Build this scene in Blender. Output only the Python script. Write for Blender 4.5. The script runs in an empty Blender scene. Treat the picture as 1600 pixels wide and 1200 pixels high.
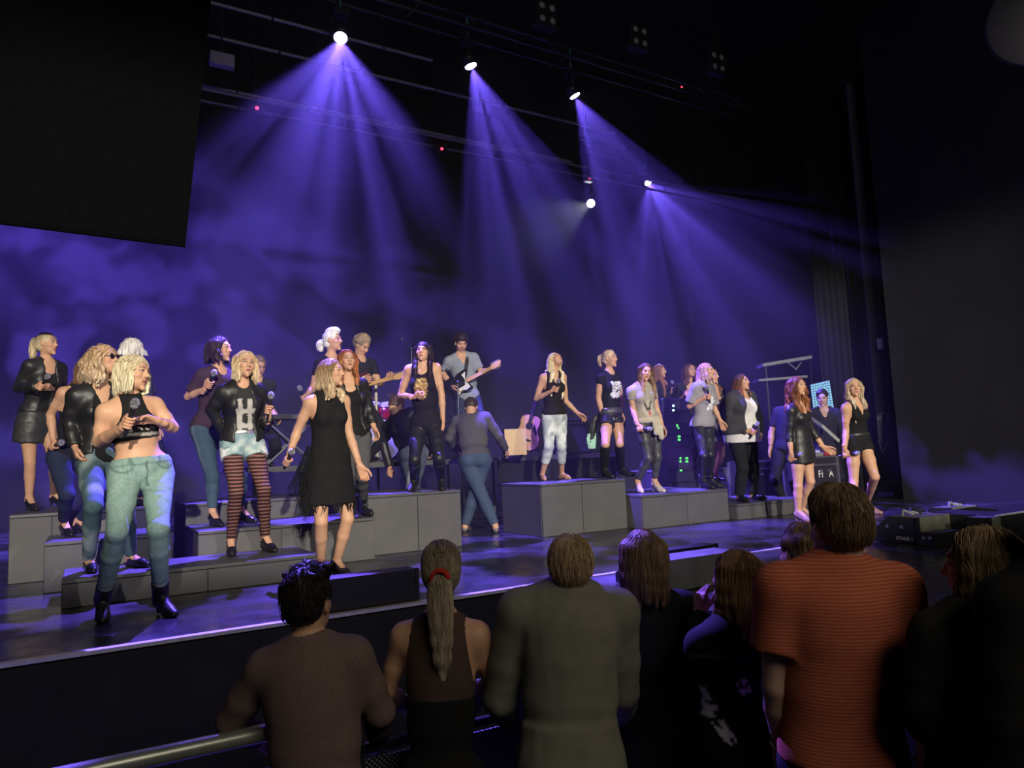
import bpy, bmesh, math, random, time
import numpy as np
from mathutils import Matrix, Vector
T0 = time.time()
SC = bpy.context.scene
COL = SC.collection
R = math.radians
# ------------------------------------------------------------------ camera
CAMZ, STAGE = 1.926, 1.0
FPX, HEAD, PIT, ROLL = 1122.5, R(30.42), R(5.79), R(-2.41)
FW = np.array([math.sin(HEAD)*math.cos(PIT), math.cos(HEAD)*math.cos(PIT), math.sin(PIT)])
_r0 = np.array([math.cos(HEAD), -math.sin(HEAD), 0.]); _u0 = np.cross(_r0, FW)
RT = _r0*math.cos(ROLL) + _u0*math.sin(ROLL); UP = _u0*math.cos(ROLL) - _r0*math.sin(ROLL)
CP = np.array([0, 0, CAMZ])
def ray(px, py): return FW + RT*(px-800)/FPX + UP*(600-py)/FPX
def at(px, py, d): return CP + ray(px, py)*d                      # point seen at a pixel, d metres deep
def onz(px, py, z):
    r = ray(px, py); return CP + r*(z-CAMZ)/r[2]
def ony(px, py, y):
    r = ray(px, py); return CP + r*y/r[1]
def depth(p): return float((np.asarray(p)-CP) @ FW)
cd = bpy.data.cameras.new('camera'); cam = bpy.data.objects.new('camera', cd); COL.objects.link(cam)
cd.sensor_width = 36; cd.lens = FPX/1600*36; cd.clip_start = .05; cd.clip_end = 200
cam.matrix_world = Matrix(((RT[0], UP[0], -FW[0], 0), (RT[1], UP[1], -FW[1], 0), (RT[2], UP[2], -FW[2], CAMZ), (0, 0, 0, 1)))
SC.camera = cam
# ------------------------------------------------------------------ world, exposure, lights
w = bpy.data.worlds.new('world'); SC.world = w; w.use_nodes = True
w.node_tree.nodes['Background'].inputs[0].default_value = (.010, .010, .018, 1)
w.node_tree.nodes['Background'].inputs[1].default_value = .25
SC.view_settings.view_transform = 'Standard'; SC.view_settings.look = 'None'
SC.view_settings.exposure = 0; SC.view_settings.gamma = 1; SC.view_settings.use_curve_mapping = False
SC.cycles.max_bounces = 5; SC.cycles.diffuse_bounces = 2; SC.cycles.glossy_bounces = 3; SC.cycles.volume_bounces = 0
SC.cycles.transparent_max_bounces = 6; SC.cycles.caustics_reflective = False; SC.cycles.caustics_refractive = False
SC.cycles.sample_clamp_indirect = 4
def aim(o, loc, tgt):
    o.location = loc; o.rotation_euler = (Vector(tgt)-Vector(loc)).to_track_quat('-Z', 'Y').to_euler()
def spot(name, loc, tgt, color, energy, cone, blend=.3, radius=.1):
    l = bpy.data.lights.new(name, 'SPOT'); l.color = color; l.energy = energy; l.spot_size = R(cone); l.spot_blend = blend; l.shadow_soft_size = radius
    o = bpy.data.objects.new(name, l); COL.objects.link(o); aim(o, loc, tgt); return o
def light_nodes(o):
    l = o.data; l.use_nodes = True; nt = l.node_tree; em = nt.nodes['Emission']
    tc = nt.nodes.new('ShaderNodeTexCoord'); sx = nt.nodes.new('ShaderNodeSeparateXYZ'); nt.links.new(tc.outputs['Normal'], sx.inputs[0])
    return nt, em, tc, sx
def math_node(nt, op, a, b=None, c=None):
    n = nt.nodes.new('ShaderNodeMath'); n.operation = op
    for i, v in enumerate((a, b, c)):
        if v is None: continue
        if isinstance(v, (int, float)): n.inputs[i].default_value = v
        else: nt.links.new(v, n.inputs[i])
    return n.outputs[0]
def gobo(o, seed, scale=5., lo=.35, hi=.62, floor=.12):
    """a broken-up gobo in the moving head: the beam leaves it as separate shafts"""
    nt, em, tc, sx = light_nodes(o)
    x = math_node(nt, 'DIVIDE', sx.outputs[0], sx.outputs[2]); y = math_node(nt, 'DIVIDE', sx.outputs[1], sx.outputs[2])
    cb = nt.nodes.new('ShaderNodeCombineXYZ'); nt.links.new(x, cb.inputs[0]); nt.links.new(y, cb.inputs[1]); cb.inputs[2].default_value = seed
    nz = nt.nodes.new('ShaderNodeTexNoise'); nz.inputs['Scale'].default_value = scale; nz.inputs['Detail'].default_value = 2.0
    nt.links.new(cb.outputs[0], nz.inputs['Vector'])
    mr = nt.nodes.new('ShaderNodeMapRange'); mr.inputs[1].default_value = lo; mr.inputs[2].default_value = hi; mr.inputs[3].default_value = floor; mr.inputs[4].default_value = 1
    mr.interpolation_type = 'SMOOTHSTEP'
    nt.links.new(nz.outputs[0], mr.inputs[0]); nt.links.new(mr.outputs[0], em.inputs['Strength'])
def shutter(o, cut, soft, top=.085):
    """the profile spot's lower shutter: nothing below local y/z = cut"""
    nt, em, tc, sx = light_nodes(o)
    z = math_node(nt, 'ABSOLUTE', sx.outputs[2]); y = math_node(nt, 'DIVIDE', sx.outputs[1], z)
    mr = nt.nodes.new('ShaderNodeMapRange'); mr.inputs[1].default_value = cut; mr.inputs[2].default_value = cut+soft; mr.inputs[3].default_value = 0; mr.inputs[4].default_value = 1
    mr.interpolation_type = 'SMOOTHSTEP'; nt.links.new(y, mr.inputs[0])
    m2 = nt.nodes.new('ShaderNodeMapRange'); m2.inputs[1].default_value = top; m2.inputs[2].default_value = top+.05; m2.inputs[3].default_value = 1; m2.inputs[4].default_value = 0
    m2.interpolation_type = 'SMOOTHSTEP'; nt.links.new(y, m2.inputs[0]); nt.links.new(math_node(nt, 'MULTIPLY', mr.outputs[0], m2.outputs[0]), em.inputs['Strength'])
BLUE = (.165, .095, 1.)
LAMP_Y = 8.0
LAMPS = [  # name, pixel of the lens, Y, aim, cone, energy
    ('L0', (255, 0), LAMP_Y), ('L1', (532, 62), LAMP_Y), ('L2', (737, 107), LAMP_Y), ('L3', (900, 153), LAMP_Y), ('L4', (1013, 287), 13.)]
LP = [ony(px[0], px[1], y) for _, px, y in LAMPS]; LP[0] = np.array([-2.75, LAMP_Y, 6.9])
LAIM = [onz(340, 800, 1), onz(470, 930, 1), onz(990, 822, 1), onz(1240, 800, 1), onz(1310, 795, 1)]
for i, p in enumerate(LP):
    o = spot('beam_light', p, LAIM[i], BLUE, [26000, 17000, 12500, 12000, 13000][i], [78, 54, 50, 48, 51][i], .3, .02)
    gobo(o, 3.7*i+1, [6., 7.5, 7.5, 7.5, 7.5][i], .45, .565, .015)
FS = ony(923, 318, 12.)
spot('small_spot', FS, FS + (at(850, 356, 9.0)-FS)*4, (.8, .8, 1), 4000, 7, .3, .03)
key = spot('front_key', (-3.2, -16, 8), (4.9, 7, 2.4), (1, .92, .78), 23000, 37, .55, .12); shutter(key, -.082, .02)
key2 = spot('front_key_two', (5.5, -15, 8), (4.2, 7, 2.4), (1, .93, .80), 5000, 36, .2, .15); shutter(key2, -.082, .02)
hl = bpy.data.lights.new('house_light', 'AREA'); hl.shape = 'RECTANGLE'; hl.size = 5; hl.size_y = 2; hl.energy = 165; hl.color = (1, .90, .72)
ho = bpy.data.objects.new('house_light', hl); COL.objects.link(ho); aim(ho, (1.5, -4.5, 6.5), (1.6, 2.2, 1.0))
# ------------------------------------------------------------------ materials
MATS = {}
def mat(name, col=(.5, .5, .5), rough=.6, metal=0., var=.12, vscale=12., bump=0., bscale=60., emit=0., attr=False, spec=.5, stretch=(1, 1, 1), wear=None):
    if name in MATS: return MATS[name]
    m = bpy.data.materials.new(name); m.use_nodes = True; nt = m.node_tree; b = nt.nodes['Principled BSDF']; MATS[name] = m
    b.inputs['Roughness'].default_value = rough; b.inputs['Metallic'].default_value = metal; b.inputs['Specular IOR Level'].default_value = spec
    tc = nt.nodes.new('ShaderNodeTexCoord'); mp = nt.nodes.new('ShaderNodeMapping'); mp.inputs['Scale'].default_value = stretch; nt.links.new(tc.outputs['Object'], mp.inputs[0])
    nz = nt.nodes.new('ShaderNodeTexNoise'); nz.inputs['Scale'].default_value = vscale; nz.inputs['Detail'].default_value = 4; nt.links.new(mp.outputs[0], nz.inputs['Vector'])
    mr = nt.nodes.new('ShaderNodeMapRange'); mr.inputs[1].default_value = .3; mr.inputs[2].default_value = .7; mr.inputs[3].default_value = 1-var; mr.inputs[4].default_value = 1+var
    nt.links.new(nz.outputs[0], mr.inputs[0])
    vm = nt.nodes.new('ShaderNodeVectorMath'); vm.operation = 'SCALE'; nt.links.new(mr.outputs[0], vm.inputs['Scale'])
    if attr:
        at_ = nt.nodes.new('ShaderNodeAttribute'); at_.attribute_name = 'Col'; nt.links.new(at_.outputs['Color'], vm.inputs[0])
    else: vm.inputs[0].default_value = col
    nt.links.new(vm.outputs[0], b.inputs['Base Color'])
    if bump:
        bz = nt.nodes.new('ShaderNodeTexNoise'); bz.inputs['Scale'].default_value = bscale; bz.inputs['Detail'].default_value = 3; nt.links.new(mp.outputs[0], bz.inputs['Vector'])
        bp = nt.nodes.new('ShaderNodeBump'); bp.inputs['Strength'].default_value = bump; bp.inputs['Distance'].default_value = .02
        nt.links.new(bz.outputs[0], bp.inputs['Height']); nt.links.new(bp.outputs[0], b.inputs['Normal'])
    if emit:
        b.inputs['Emission Color'].default_value = (*col, 1); b.inputs['Emission Strength'].default_value = emit
    return m
# ------------------------------------------------------------------ mesh helpers
class MB:
    """collects simple solids; build() links them as one mesh object"""
    def __init__(s): s.v = []; s.f = []; s.m = []; s.mi = 0
    def add(s, vs, fs):
        n = len(s.v); s.v += [tuple(float(c) for c in v) for v in vs]; s.f += [tuple(i+n for i in f) for f in fs]; s.m += [s.mi]*len(fs); return s
    def hexa(s, c8):   # four bottom corners then four top corners
        return s.add(c8, [(3, 2, 1, 0), (4, 5, 6, 7), (0, 1, 5, 4), (1, 2, 6, 5), (2, 3, 7, 6), (3, 0, 4, 7)])
    def box(s, x0, x1, y0, y1, z0, z1, c=0.):
        if not c: return s.hexa([(x0, y0, z0), (x1, y0, z0), (x1, y1, z0), (x0, y1, z0), (x0, y0, z1), (x1, y0, z1), (x1, y1, z1), (x0, y1, z1)])
        vs = []; fs = []      # chamfered box: 24 vertices
        import itertools
        idx = {}
        for sx, sy, sz in itertools.product((0, 1), repeat=3):
            for ax in range(3):
                p = [(x0, x1)[sx], (y0, y1)[sy], (z0, z1)[sz]]; sg = (sx, sy, sz)
                for k in range(3):
                    if k != ax: p[k] += c if sg[k] == 0 else -c
                idx[sx, sy, sz, ax] = len(vs); vs.append(p)
        g = lambda a, b, cc, ax: idx[a, b, cc, ax]
        for s_ in (0, 1):
            fs.append([g(s_, 0, 0, 0), g(s_, 1, 0, 0), g(s_, 1, 1, 0), g(s_, 0, 1, 0)]); fs.append([g(0, s_, 0, 1), g(1, s_, 0, 1), g(1, s_, 1, 1), g(0, s_, 1, 1)]); fs.append([g(0, 0, s_, 2), g(1, 0, s_, 2), g(1, 1, s_, 2), g(0, 1, s_, 2)])
            for t_ in (0, 1):
                fs.append([g(s_, t_, 0, 0), g(s_, t_, 1, 0), g(s_, t_, 1, 1), g(s_, t_, 0, 1)]); fs.append([g(s_, 0, t_, 0), g(s_, 1, t_, 0), g(s_, 1, t_, 2), g(s_, 0, t_, 2)]); fs.append([g(0, s_, t_, 1), g(1, s_, t_, 1), g(1, s_, t_, 2), g(0, s_, t_, 2)])
        for a, b, cc in itertools.product((0, 1), repeat=3): fs.append([g(a, b, cc, 0), g(a, b, cc, 1), g(a, b, cc, 2)])
        ctr = np.array([(x0+x1)/2, (y0+y1)/2, (z0+z1)/2]); out = []
        for f in fs:
            P = np.array([vs[i] for i in f]); n = np.cross(P[1]-P[0], P[2]-P[0]); out.append(f if n @ (P.mean(0)-ctr) > 0 else f[::-1])
        return s.add(vs, out)
    def tube(s, pts, r, n=8, cap=True):
        pts = [np.array(p, float) for p in pts]; k = len(pts); rr = r if hasattr(r, '__len__') else [r]*k; vs = []; prev = None
        for i, p in enumerate(pts):
            t = pts[min(i+1, k-1)]-pts[max(i-1, 0)]; t /= np.linalg.norm(t)+1e-12
            a = np.cross(t, [0, 0, 1] if abs(t[2]) < .9 else [1, 0, 0]) if prev is None else prev-t*(prev @ t)
            a /= np.linalg.norm(a)+1e-12; prev = a; b = np.cross(t, a)
            for j in range(n): an = 2*math.pi*j/n; vs.append(p+rr[i]*(a*math.cos(an)+b*math.sin(an)))
        fs = [(i*n+j, i*n+(j+1) % n, (i+1)*n+(j+1) % n, (i+1)*n+j) for i in range(k-1) for j in range(n)]
        if cap: fs += [tuple(range(n))[::-1], tuple(range((k-1)*n, k*n))]
        return s.add(vs, fs)
    def lathe(s, prof, org=(0, 0, 0), axis=(0, 0, 1), n=16):
        ax = np.array(axis, float); ax /= np.linalg.norm(ax); a = np.cross(ax, [0, 0, 1] if abs(ax[2]) < .9 else [1, 0, 0]); a /= np.linalg.norm(a); b = np.cross(ax, a); o = np.array(org, float)
        vs = [o+ax*z+r*(a*math.cos(2*math.pi*j/n)+b*math.sin(2*math.pi*j/n)) for r, z in prof for j in range(n)]; k = len(prof)
        fs = [(i*n+j, i*n+(j+1) % n, (i+1)*n+(j+1) % n, (i+1)*n+j) for i in range(k-1) for j in range(n)]
        fs += [tuple(range(n))[::-1], tuple(range((k-1)*n, k*n))]
        return s.add(vs, fs)
    def prism(s, poly, org, ux, uy, un, th):
        """outline poly (list of 2-D points) in the plane ux, uy, thickness th along un"""
        o = np.array(org, float); ux, uy, un = (np.array(q, float) for q in (ux, uy, un)); k = len(poly)
        vs = [o+ux*p[0]+uy*p[1] for p in poly]+[o+ux*p[0]+uy*p[1]+un*th for p in poly]
        return s.add(vs, [tuple(range(k))[::-1], tuple(range(k, 2*k))]+[(i, (i+1) % k, k+(i+1) % k, k+i) for i in range(k)])
    def build(s, name, m, parent=None, smooth=False, loc=None):
        me = bpy.data.meshes.new(name)
        v = s.v if loc is None else [tuple(np.array(p)-np.array(loc)) for p in s.v]
        me.from_pydata(v, [], s.f)
        for q in (m if isinstance(m, (list, tuple)) else [m]): me.materials.append(q)
        me.polygons.foreach_set('material_index', s.m)
        if smooth: me.polygons.foreach_set('use_smooth', [True]*len(s.f))
        bm = bmesh.new(); bm.from_mesh(me); bmesh.ops.recalc_face_normals(bm, faces=bm.faces); bm.to_mesh(me); bm.free()
        o = bpy.data.objects.new(name, me); COL.objects.link(o)
        if parent is not None: o.parent = parent
        elif loc is not None: o.location = loc
        return o
def tag(o, label=None, cat=None, group=None, kind=None):
    for k, v in (('label', label), ('category', cat), ('group', group), ('kind', kind)):
        if v: o[k] = v
    return o
def empty(name, loc, label=None, cat=None, group=None, rz=0.):
    o = bpy.data.objects.new(name, None); COL.objects.link(o); o.location = [float(c) for c in loc]; o.rotation_euler = (0, 0, rz); o.empty_display_size = .2
    return tag(o, label, cat, group)
def structure(o): o['kind'] = 'structure'; return o
def local(root, p): # world point -> the frame of an Empty (location + z rotation)
    return np.array(p)-np.array(root.location)
# ------------------------------------------------------------------ the hall
M_BLACK = mat('black_drape', (.007, .007, .008), .9, var=.3, vscale=3)
M_WALL = mat('dark_wall', (.03, .03, .035), .8, var=.2, vscale=2)
def _stage_floor_mat():
    m = mat('stage_floor', (.030, .029, .033), .30, var=.35, vscale=1.3, bump=.05, bscale=3.0, stretch=(.6, 1.6, 1)); nt = m.node_tree; b = nt.nodes['Principled BSDF']
    tc = nt.nodes.new('ShaderNodeTexCoord'); nz = nt.nodes.new('ShaderNodeTexNoise'); nz.inputs['Scale'].default_value = 2.2; nz.inputs['Detail'].default_value = 5; nt.links.new(tc.outputs['Object'], nz.inputs['Vector'])
    mr = nt.nodes.new('ShaderNodeMapRange'); mr.inputs[1].default_value = .35; mr.inputs[2].default_value = .65; mr.inputs[3].default_value = .16; mr.inputs[4].default_value = .42
    nt.links.new(nz.outputs[0], mr.inputs[0]); nt.links.new(mr.outputs[0], b.inputs['Roughness']); return m
M_STAGE = _stage_floor_mat()
structure(MB().box(-9, 17, -18, 17, -.1, 0).build('floor', mat('hall_floor', (.02, .02, .022), .7)))
structure(MB().box(-9, 17, -18, 17, 11.5, 11.7).build('ceiling', M_BLACK))
structure(MB().box(-9, 17, 16.8, 17, 0, 11.5).build('wall_back', M_BLACK))
structure(MB().box(-9, -8.8, -18, 17, 0, 11.5).build('wall_left', M_BLACK))
structure(MB().box(16.8, 17, -18, 17, 0, 11.5).build('wall_right', M_BLACK))
structure(MB().box(-9, 17, -18, -17.8, 0, 11.5).build('wall_rear', M_BLACK))
EDGE = 4.55
st = structure(MB().box(-8.8, 16.8, EDGE, 16.8, 0, STAGE).build('floor_stage', M_STAGE))
ap = structure(MB().box(3.1, 9.5, 1.9, EDGE-.002, 0, STAGE-.004).build('floor_stage_apron', M_STAGE))
structure(MB().box(-8.8, 3.09, EDGE-.03, EDGE-.001, 0, STAGE-.03).build('wall_stage_front', mat('stage_skirt', (.016, .016, .02), .85, var=.25, vscale=5)))
structure(MB().box(-8.8, 16.8, EDGE-.035, EDGE+.02, STAGE-.018, STAGE+.003).build('trim_stage_edge', mat('edge_strip', (.75, .75, .78), .35, var=.1, metal=.3)))
# risers: one black box per deck, its front face made of separate panels
M_RIS = mat('riser_grey', (.085, .083, .085), .6, var=.10, vscale=4, bump=.02, bscale=30)
M_RTOP = mat('riser_top', (.075, .075, .08), .42, var=.2, vscale=4)
def riser(x0, x1, y0, y1, h, label, seams=()):
    root = empty('stage_riser', (x0, y0, STAGE), label, 'riser', 'grey box risers on the stage')
    z0, z1 = STAGE+.002, STAGE+h
    MB().box(x0+.02, x1-.02, y0+.02, y1, z0, z1-.03).build('core', M_RIS, root, loc=root.location)
    MB().box(x0, x1, y0-.004, y1, z1-.03, z1, .004).build('deck', M_RTOP, root, loc=root.location)
    xs = [x0]+list(seams)+[x1]
    for a, b in zip(xs[:-1], xs[1:]): MB().box(a+.004, b-.004, y0, y0+.018, z0, z1-.034, .003).build('front_panel', M_RIS, root, loc=root.location)
    n = max(1, round((y1-y0)/1.0))
    for i in range(n):
        MB().box(x0, x0+.018, y0+.02+(y1-y0-.02)*i/n+.003, y0+.02+(y1-y0-.02)*(i+1)/n-.003, z0, z1-.034, .003).build('side_panel', M_RIS, root, loc=root.location)
    return root
riser(-.17, 1.62, 6.05, 6.75, .2, 'long low grey riser under the sunglasses singer and the striped-tights singer', (.78,))
riser(-.32, .62, 6.95, 7.75, .4, 'grey riser two steps high under the singer with the bare arm', (.2,))
riser(-.62, .62, 7.78, 9.3, .6, 'tall grey riser under the ponytail singer in the leather jacket', (-.30, .2))
riser(.80, 2.38, 6.80, 7.75, .4, 'grey riser two steps high under the dark-haired singer in jeans', (1.5,))
riser(.80, 2.38, 7.78, 8.9, .6, 'grey riser three steps high behind the fringe-dress singer', (1.5,))
riser(2.40, 3.44, 7.05, 8.3, .6, 'tall pale grey riser with one vertical seam under the fringed-haired singer', (2.94,))
riser(4.45, 5.68, 7.02, 7.95, .6, 'tall grey riser under the barefoot singer', (5.02,))
riser(5.70, 7.14, 6.75, 8.0, .4, 'middle-height grey riser under the grey T-shirt singers', (6.42,))
riser(7.16, 8.6, 6.62, 7.8, .2, 'low grey riser under the singer in the white blouse', (7.7,))
riser(7.75, 9.35, 8.6, 9.9, .6, 'tall grey riser at the back under the side-on singer in black', (8.5,))
# ------------------------------------------------------------------ figures: signed-distance bodies turned into meshes
RNG = np.random.default_rng(7)
def nrm(v): v = np.asarray(v, float); return v/(np.linalg.norm(v)+1e-12)
def cone(a, b, r1, r2): return ('c', np.asarray(a, float), np.asarray(b, float), r1, r2)
def cap(a, b, r1, r2): return ('k', np.asarray(a, float), np.asarray(b, float), r1, r2)   # cut flat at b
def ball(a, r): return ('c', np.asarray(a, float), np.asarray(a, float)+1e-6, r, r)
def ell(c, M, rad): return ('e', np.asarray(c, float), np.asarray(M, float), np.asarray(rad, float))
def loft(c, M, prof): return ('l', np.asarray(c, float), np.asarray(M, float), prof)     # prof: (v, rx, ry, fwd) up along M[2]
def grow(p, t):
    if p[0] in 'ck': return (p[0], p[1], p[2], p[3]+t, p[4]+t)
    if p[0] == 'e': return ('e', p[1], p[2], p[3]+t)
    return ('l', p[1], p[2], [(v, a+t, b+t, f) for v, a, b, f in p[3]])
def chain(pts, rad): return [cone(pts[i], pts[i+1], rad[i], rad[i+1]) for i in range(len(pts)-1)]
def pbounds(p):
    if p[0] in 'ck': r = max(p[3], p[4]); return np.minimum(p[1], p[2])-r, np.maximum(p[1], p[2])+r
    if p[0] == 'e': r = max(p[3]); return p[1]-r, p[1]+r
    c, M, pr = p[1:]; r = max(max(a, b) for _, a, b, _ in pr)+max(abs(f) for *_, f in pr)
    e = np.array([c+M[2]*v for v, *_ in pr]); return e.min(0)-r, e.max(0)+r
def peval(p, X, Y, Z):
    x, y, z = X-p[1][0], Y-p[1][1], Z-p[1][2]
    if p[0] in 'ck':
        ba = p[2]-p[1]; bb = ba @ ba; q = (x*ba[0]+y*ba[1]+z*ba[2])/bb; t = np.clip(q, 0, 1)
        d = np.sqrt((x-t*ba[0])**2+(y-t*ba[1])**2+(z-t*ba[2])**2)-(p[3]+(p[4]-p[3])*t)
        return d if p[0] == 'c' else np.maximum(d, (q-1)*math.sqrt(bb))
    M = p[2]; q = [M[i, 0]*x+M[i, 1]*y+M[i, 2]*z for i in range(3)]
    if p[0] == 'e':
        r = p[3]; k0 = np.sqrt((q[0]/r[0])**2+(q[1]/r[1])**2+(q[2]/r[2])**2); k1 = np.sqrt((q[0]/r[0]**2)**2+(q[1]/r[1]**2)**2+(q[2]/r[2]**2)**2)+1e-9
        return k0*(k0-1)/k1
    pr = p[3]; vs = [a[0] for a in pr]; rx, ry, fo = (np.interp(q[2], vs, [a[i] for a in pr]) for i in (1, 2, 3))
    rho = np.sqrt((q[0]/rx)**2+((q[1]-fo)/ry)**2); d = (rho-1)*np.minimum(rx, ry)
    return np.maximum(d, np.maximum(vs[0]-q[2], q[2]-vs[-1]))
class Field:
    def __init__(s, prims, h, pad=.03):
        b = [pbounds(p) for p in prims]; s.lo = np.min([q[0] for q in b], 0)-pad; hi = np.max([q[1] for q in b], 0)+pad; s.h = h
        s.n = np.ceil((hi-s.lo)/h).astype(int)+1; s.ax = [(s.lo[i]+h*np.arange(s.n[i])).astype(np.float32) for i in range(3)]
        s.D = np.full(s.n, .12, np.float32)
    def sub(s, lo, hi, m):
        a = np.clip(np.floor((lo-m-s.lo)/s.h).astype(int), 0, s.n); b = np.clip(np.ceil((hi+m-s.lo)/s.h).astype(int)+1, 0, s.n)
        sl = tuple(slice(a[i], b[i]) for i in range(3)); return sl, s.ax[0][sl[0]][:, None, None], s.ax[1][sl[1]][None, :, None], s.ax[2][sl[2]][None, None, :]
    def add(s, prims, k=.02):
        for p in prims:
            sl, X, Y, Z = s.sub(*pbounds(p), .03+k)
            if 0 in s.D[sl].shape: continue
            d = peval(p, X, Y, Z).astype(np.float32); a = s.D[sl]
            if k:
                g = np.clip(.5+.5*(a-d)/k, 0, 1); s.D[sl] = a+(d-a)*g-k*g*(1-g)
            else: s.D[sl] = np.minimum(a, d)
        return s
    def cut(s, prims, k=.006):
        for p in prims:
            sl, X, Y, Z = s.sub(*pbounds(p), .03)
            if 0 in s.D[sl].shape: continue
            d = -peval(p, X, Y, Z).astype(np.float32); a = s.D[sl]; g = np.clip(.5-.5*(a-d)/k, 0, 1); s.D[sl] = a+(d-a)*g+k*g*(1-g)
        return s
    def plane(s, p0, n):     # removes the side the normal points to
        n = nrm(n); d = ((s.ax[0]-p0[0])*n[0])[:, None, None]+((s.ax[1]-p0[1])*n[1])[None, :, None]+((s.ax[2]-p0[2])*n[2])[None, None, :]
        s.D = np.maximum(s.D, d.astype(np.float32)); return s
    def noise(s, amp, freq, seed=0, stretch=(1, 1, 1)):
        rg = np.random.default_rng(seed); X, Y, Z = s.ax[0][:, None, None], s.ax[1][None, :, None], s.ax[2][None, None, :]; tot = 0
        for i in range(4):
            k = rg.normal(size=3)*freq*(1+.5*i)*np.array(stretch); tot = tot+np.sin(X*k[0]+Y*k[1]+Z*k[2]+rg.uniform(0, 6)+1.3*np.sin(X*k[1]*.7-Z*k[0]*.6+i))/(1+.5*i)
        s.D += (amp*.5*tot).astype(np.float32); return s
    def sample(s, P):
        q = np.clip((P-s.lo)/s.h, 0, s.n-1.001); i = q.astype(int); f = q-i; D = s.D; r = 0
        for a in (0, 1):
            for b in (0, 1):
                for c in (0, 1): r = r+D[i[:, 0]+a, i[:, 1]+b, i[:, 2]+c]*(f[:, 0] if a else 1-f[:, 0])*(f[:, 1] if b else 1-f[:, 1])*(f[:, 2] if c else 1-f[:, 2])
        return r
    def grad(s, P):
        e = s.h; g = np.stack([s.sample(P+e*np.eye(3)[i])-s.sample(P-e*np.eye(3)[i]) for i in range(3)], 1); return g/(np.linalg.norm(g, axis=1, keepdims=True)+1e-9)
    def mesh(s):
        D = s.D.copy()
        for i in range(3):
            for e in (0, -1):
                sl = [slice(None)]*3; sl[i] = e; D[tuple(sl)] = np.maximum(D[tuple(sl)], .01)
        S = D < 0; c = np.zeros(np.array(S.shape)-1, np.int8); offs = [(a, b, d) for a in (0, 1) for b in (0, 1) for d in (0, 1)]
        sh = lambda A, o: A[o[0]:A.shape[0]-1+o[0], o[1]:A.shape[1]-1+o[1], o[2]:A.shape[2]-1+o[2]]
        for o in offs: c += sh(S, o)
        I = np.argwhere((c > 0) & (c < 8)); n = len(I); vid = np.full(c.shape, -1, np.int32); vid[I[:, 0], I[:, 1], I[:, 2]] = np.arange(n)
        acc = np.zeros((n, 3)); cnt = np.zeros(n); val = {o: D[I[:, 0]+o[0], I[:, 1]+o[1], I[:, 2]+o[2]] for o in offs}
        for o in offs:
            for i in range(3):
                if o[i]: continue
                o2 = list(o); o2[i] = 1; a, b = val[o], val[tuple(o2)]; m = (a < 0) != (b < 0); t = np.where(m, a/np.where(m, a-b, 1), 0)
                p = np.tile(np.array(o, float), (n, 1)); p[:, i] = t; acc += p*m[:, None]; cnt += m
        V = s.lo+s.h*(I+acc/cnt[:, None]); Q = []
        for i in range(3):
            j, k = (i+1) % 3, (i+2) % 3; sl0 = [slice(None)]*3; sl1 = [slice(None)]*3; sl0[i] = slice(0, -1); sl1[i] = slice(1, None)
            E = np.argwhere(S[tuple(sl0)] != S[tuple(sl1)]); E = E[(E[:, j] > 0) & (E[:, k] > 0) & (E[:, j] < S.shape[j]-1) & (E[:, k] < S.shape[k]-1)]
            q = []
            for dj, dk in ((-1, -1), (0, -1), (0, 0), (-1, 0)):
                e = E.copy(); e[:, j] += dj; e[:, k] += dk; q.append(vid[e[:, 0], e[:, 1], e[:, 2]])
            q = np.stack(q, 1); ins = S[E[:, 0], E[:, 1], E[:, 2]]; q[~ins] = q[~ins][:, ::-1]; Q.append(q)
        return V, np.concatenate(Q)
def join(parts):
    """parts: (verts, quads or tris, colour array n x 3)"""
    V = []; F = []; Cc = []; n = 0
    for v, f, c in parts:
        V.append(v); F.append(np.asarray(f)+n); Cc.append(np.broadcast_to(np.asarray(c, float), (len(v), 3))); n += len(v)
    return np.concatenate(V), F, np.concatenate(Cc)
def mesh_object(name, parts, m, root):
    V, F, Cc = join(parts); c, sn = math.cos(-root.rotation_euler.z), math.sin(-root.rotation_euler.z); L = V-np.array(root.location)
    L = np.stack([L[:, 0]*c-L[:, 1]*sn, L[:, 0]*sn+L[:, 1]*c, L[:, 2]], 1)
    me = bpy.data.meshes.new(name); me.vertices.add(len(L)); me.vertices.foreach_set('co', L.ravel())
    lv = np.concatenate([f.ravel() for f in F]); tot = np.concatenate([np.full(len(f), f.shape[1]) for f in F]); start = np.concatenate([[0], np.cumsum(tot)[:-1]])
    me.loops.add(len(lv)); me.loops.foreach_set('vertex_index', lv.astype(np.int32)); me.polygons.add(len(tot)); me.polygons.foreach_set('loop_start', start.astype(np.int32))
    me.polygons.foreach_set('use_smooth', np.ones(len(tot), bool))
    me.update(calc_edges=True)
    ca = me.color_attributes.new('Col', 'FLOAT_COLOR', 'POINT'); ca.data.foreach_set('color', np.concatenate([Cc, np.ones((len(Cc), 1))], 1).astype(np.float32).ravel())
    me.materials.append(m); o = bpy.data.objects.new(name, me); COL.objects.link(o); o.parent = root; return o
M_SKIN = mat('skin', attr=True, rough=.5, var=.05, vscale=25, spec=.35)
M_HAIR = mat('hair', attr=True, rough=.5, var=.22, vscale=40, stretch=(1, 1, .12), bump=.2, bscale=120, spec=.3)
M_CLOTH = mat('cloth', attr=True, rough=.88, var=.10, vscale=18, bump=.06, bscale=260, spec=.2)
M_KNIT = mat('knit', attr=True, rough=.97, var=.34, vscale=330, bump=.10, bscale=420, spec=.1)
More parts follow.
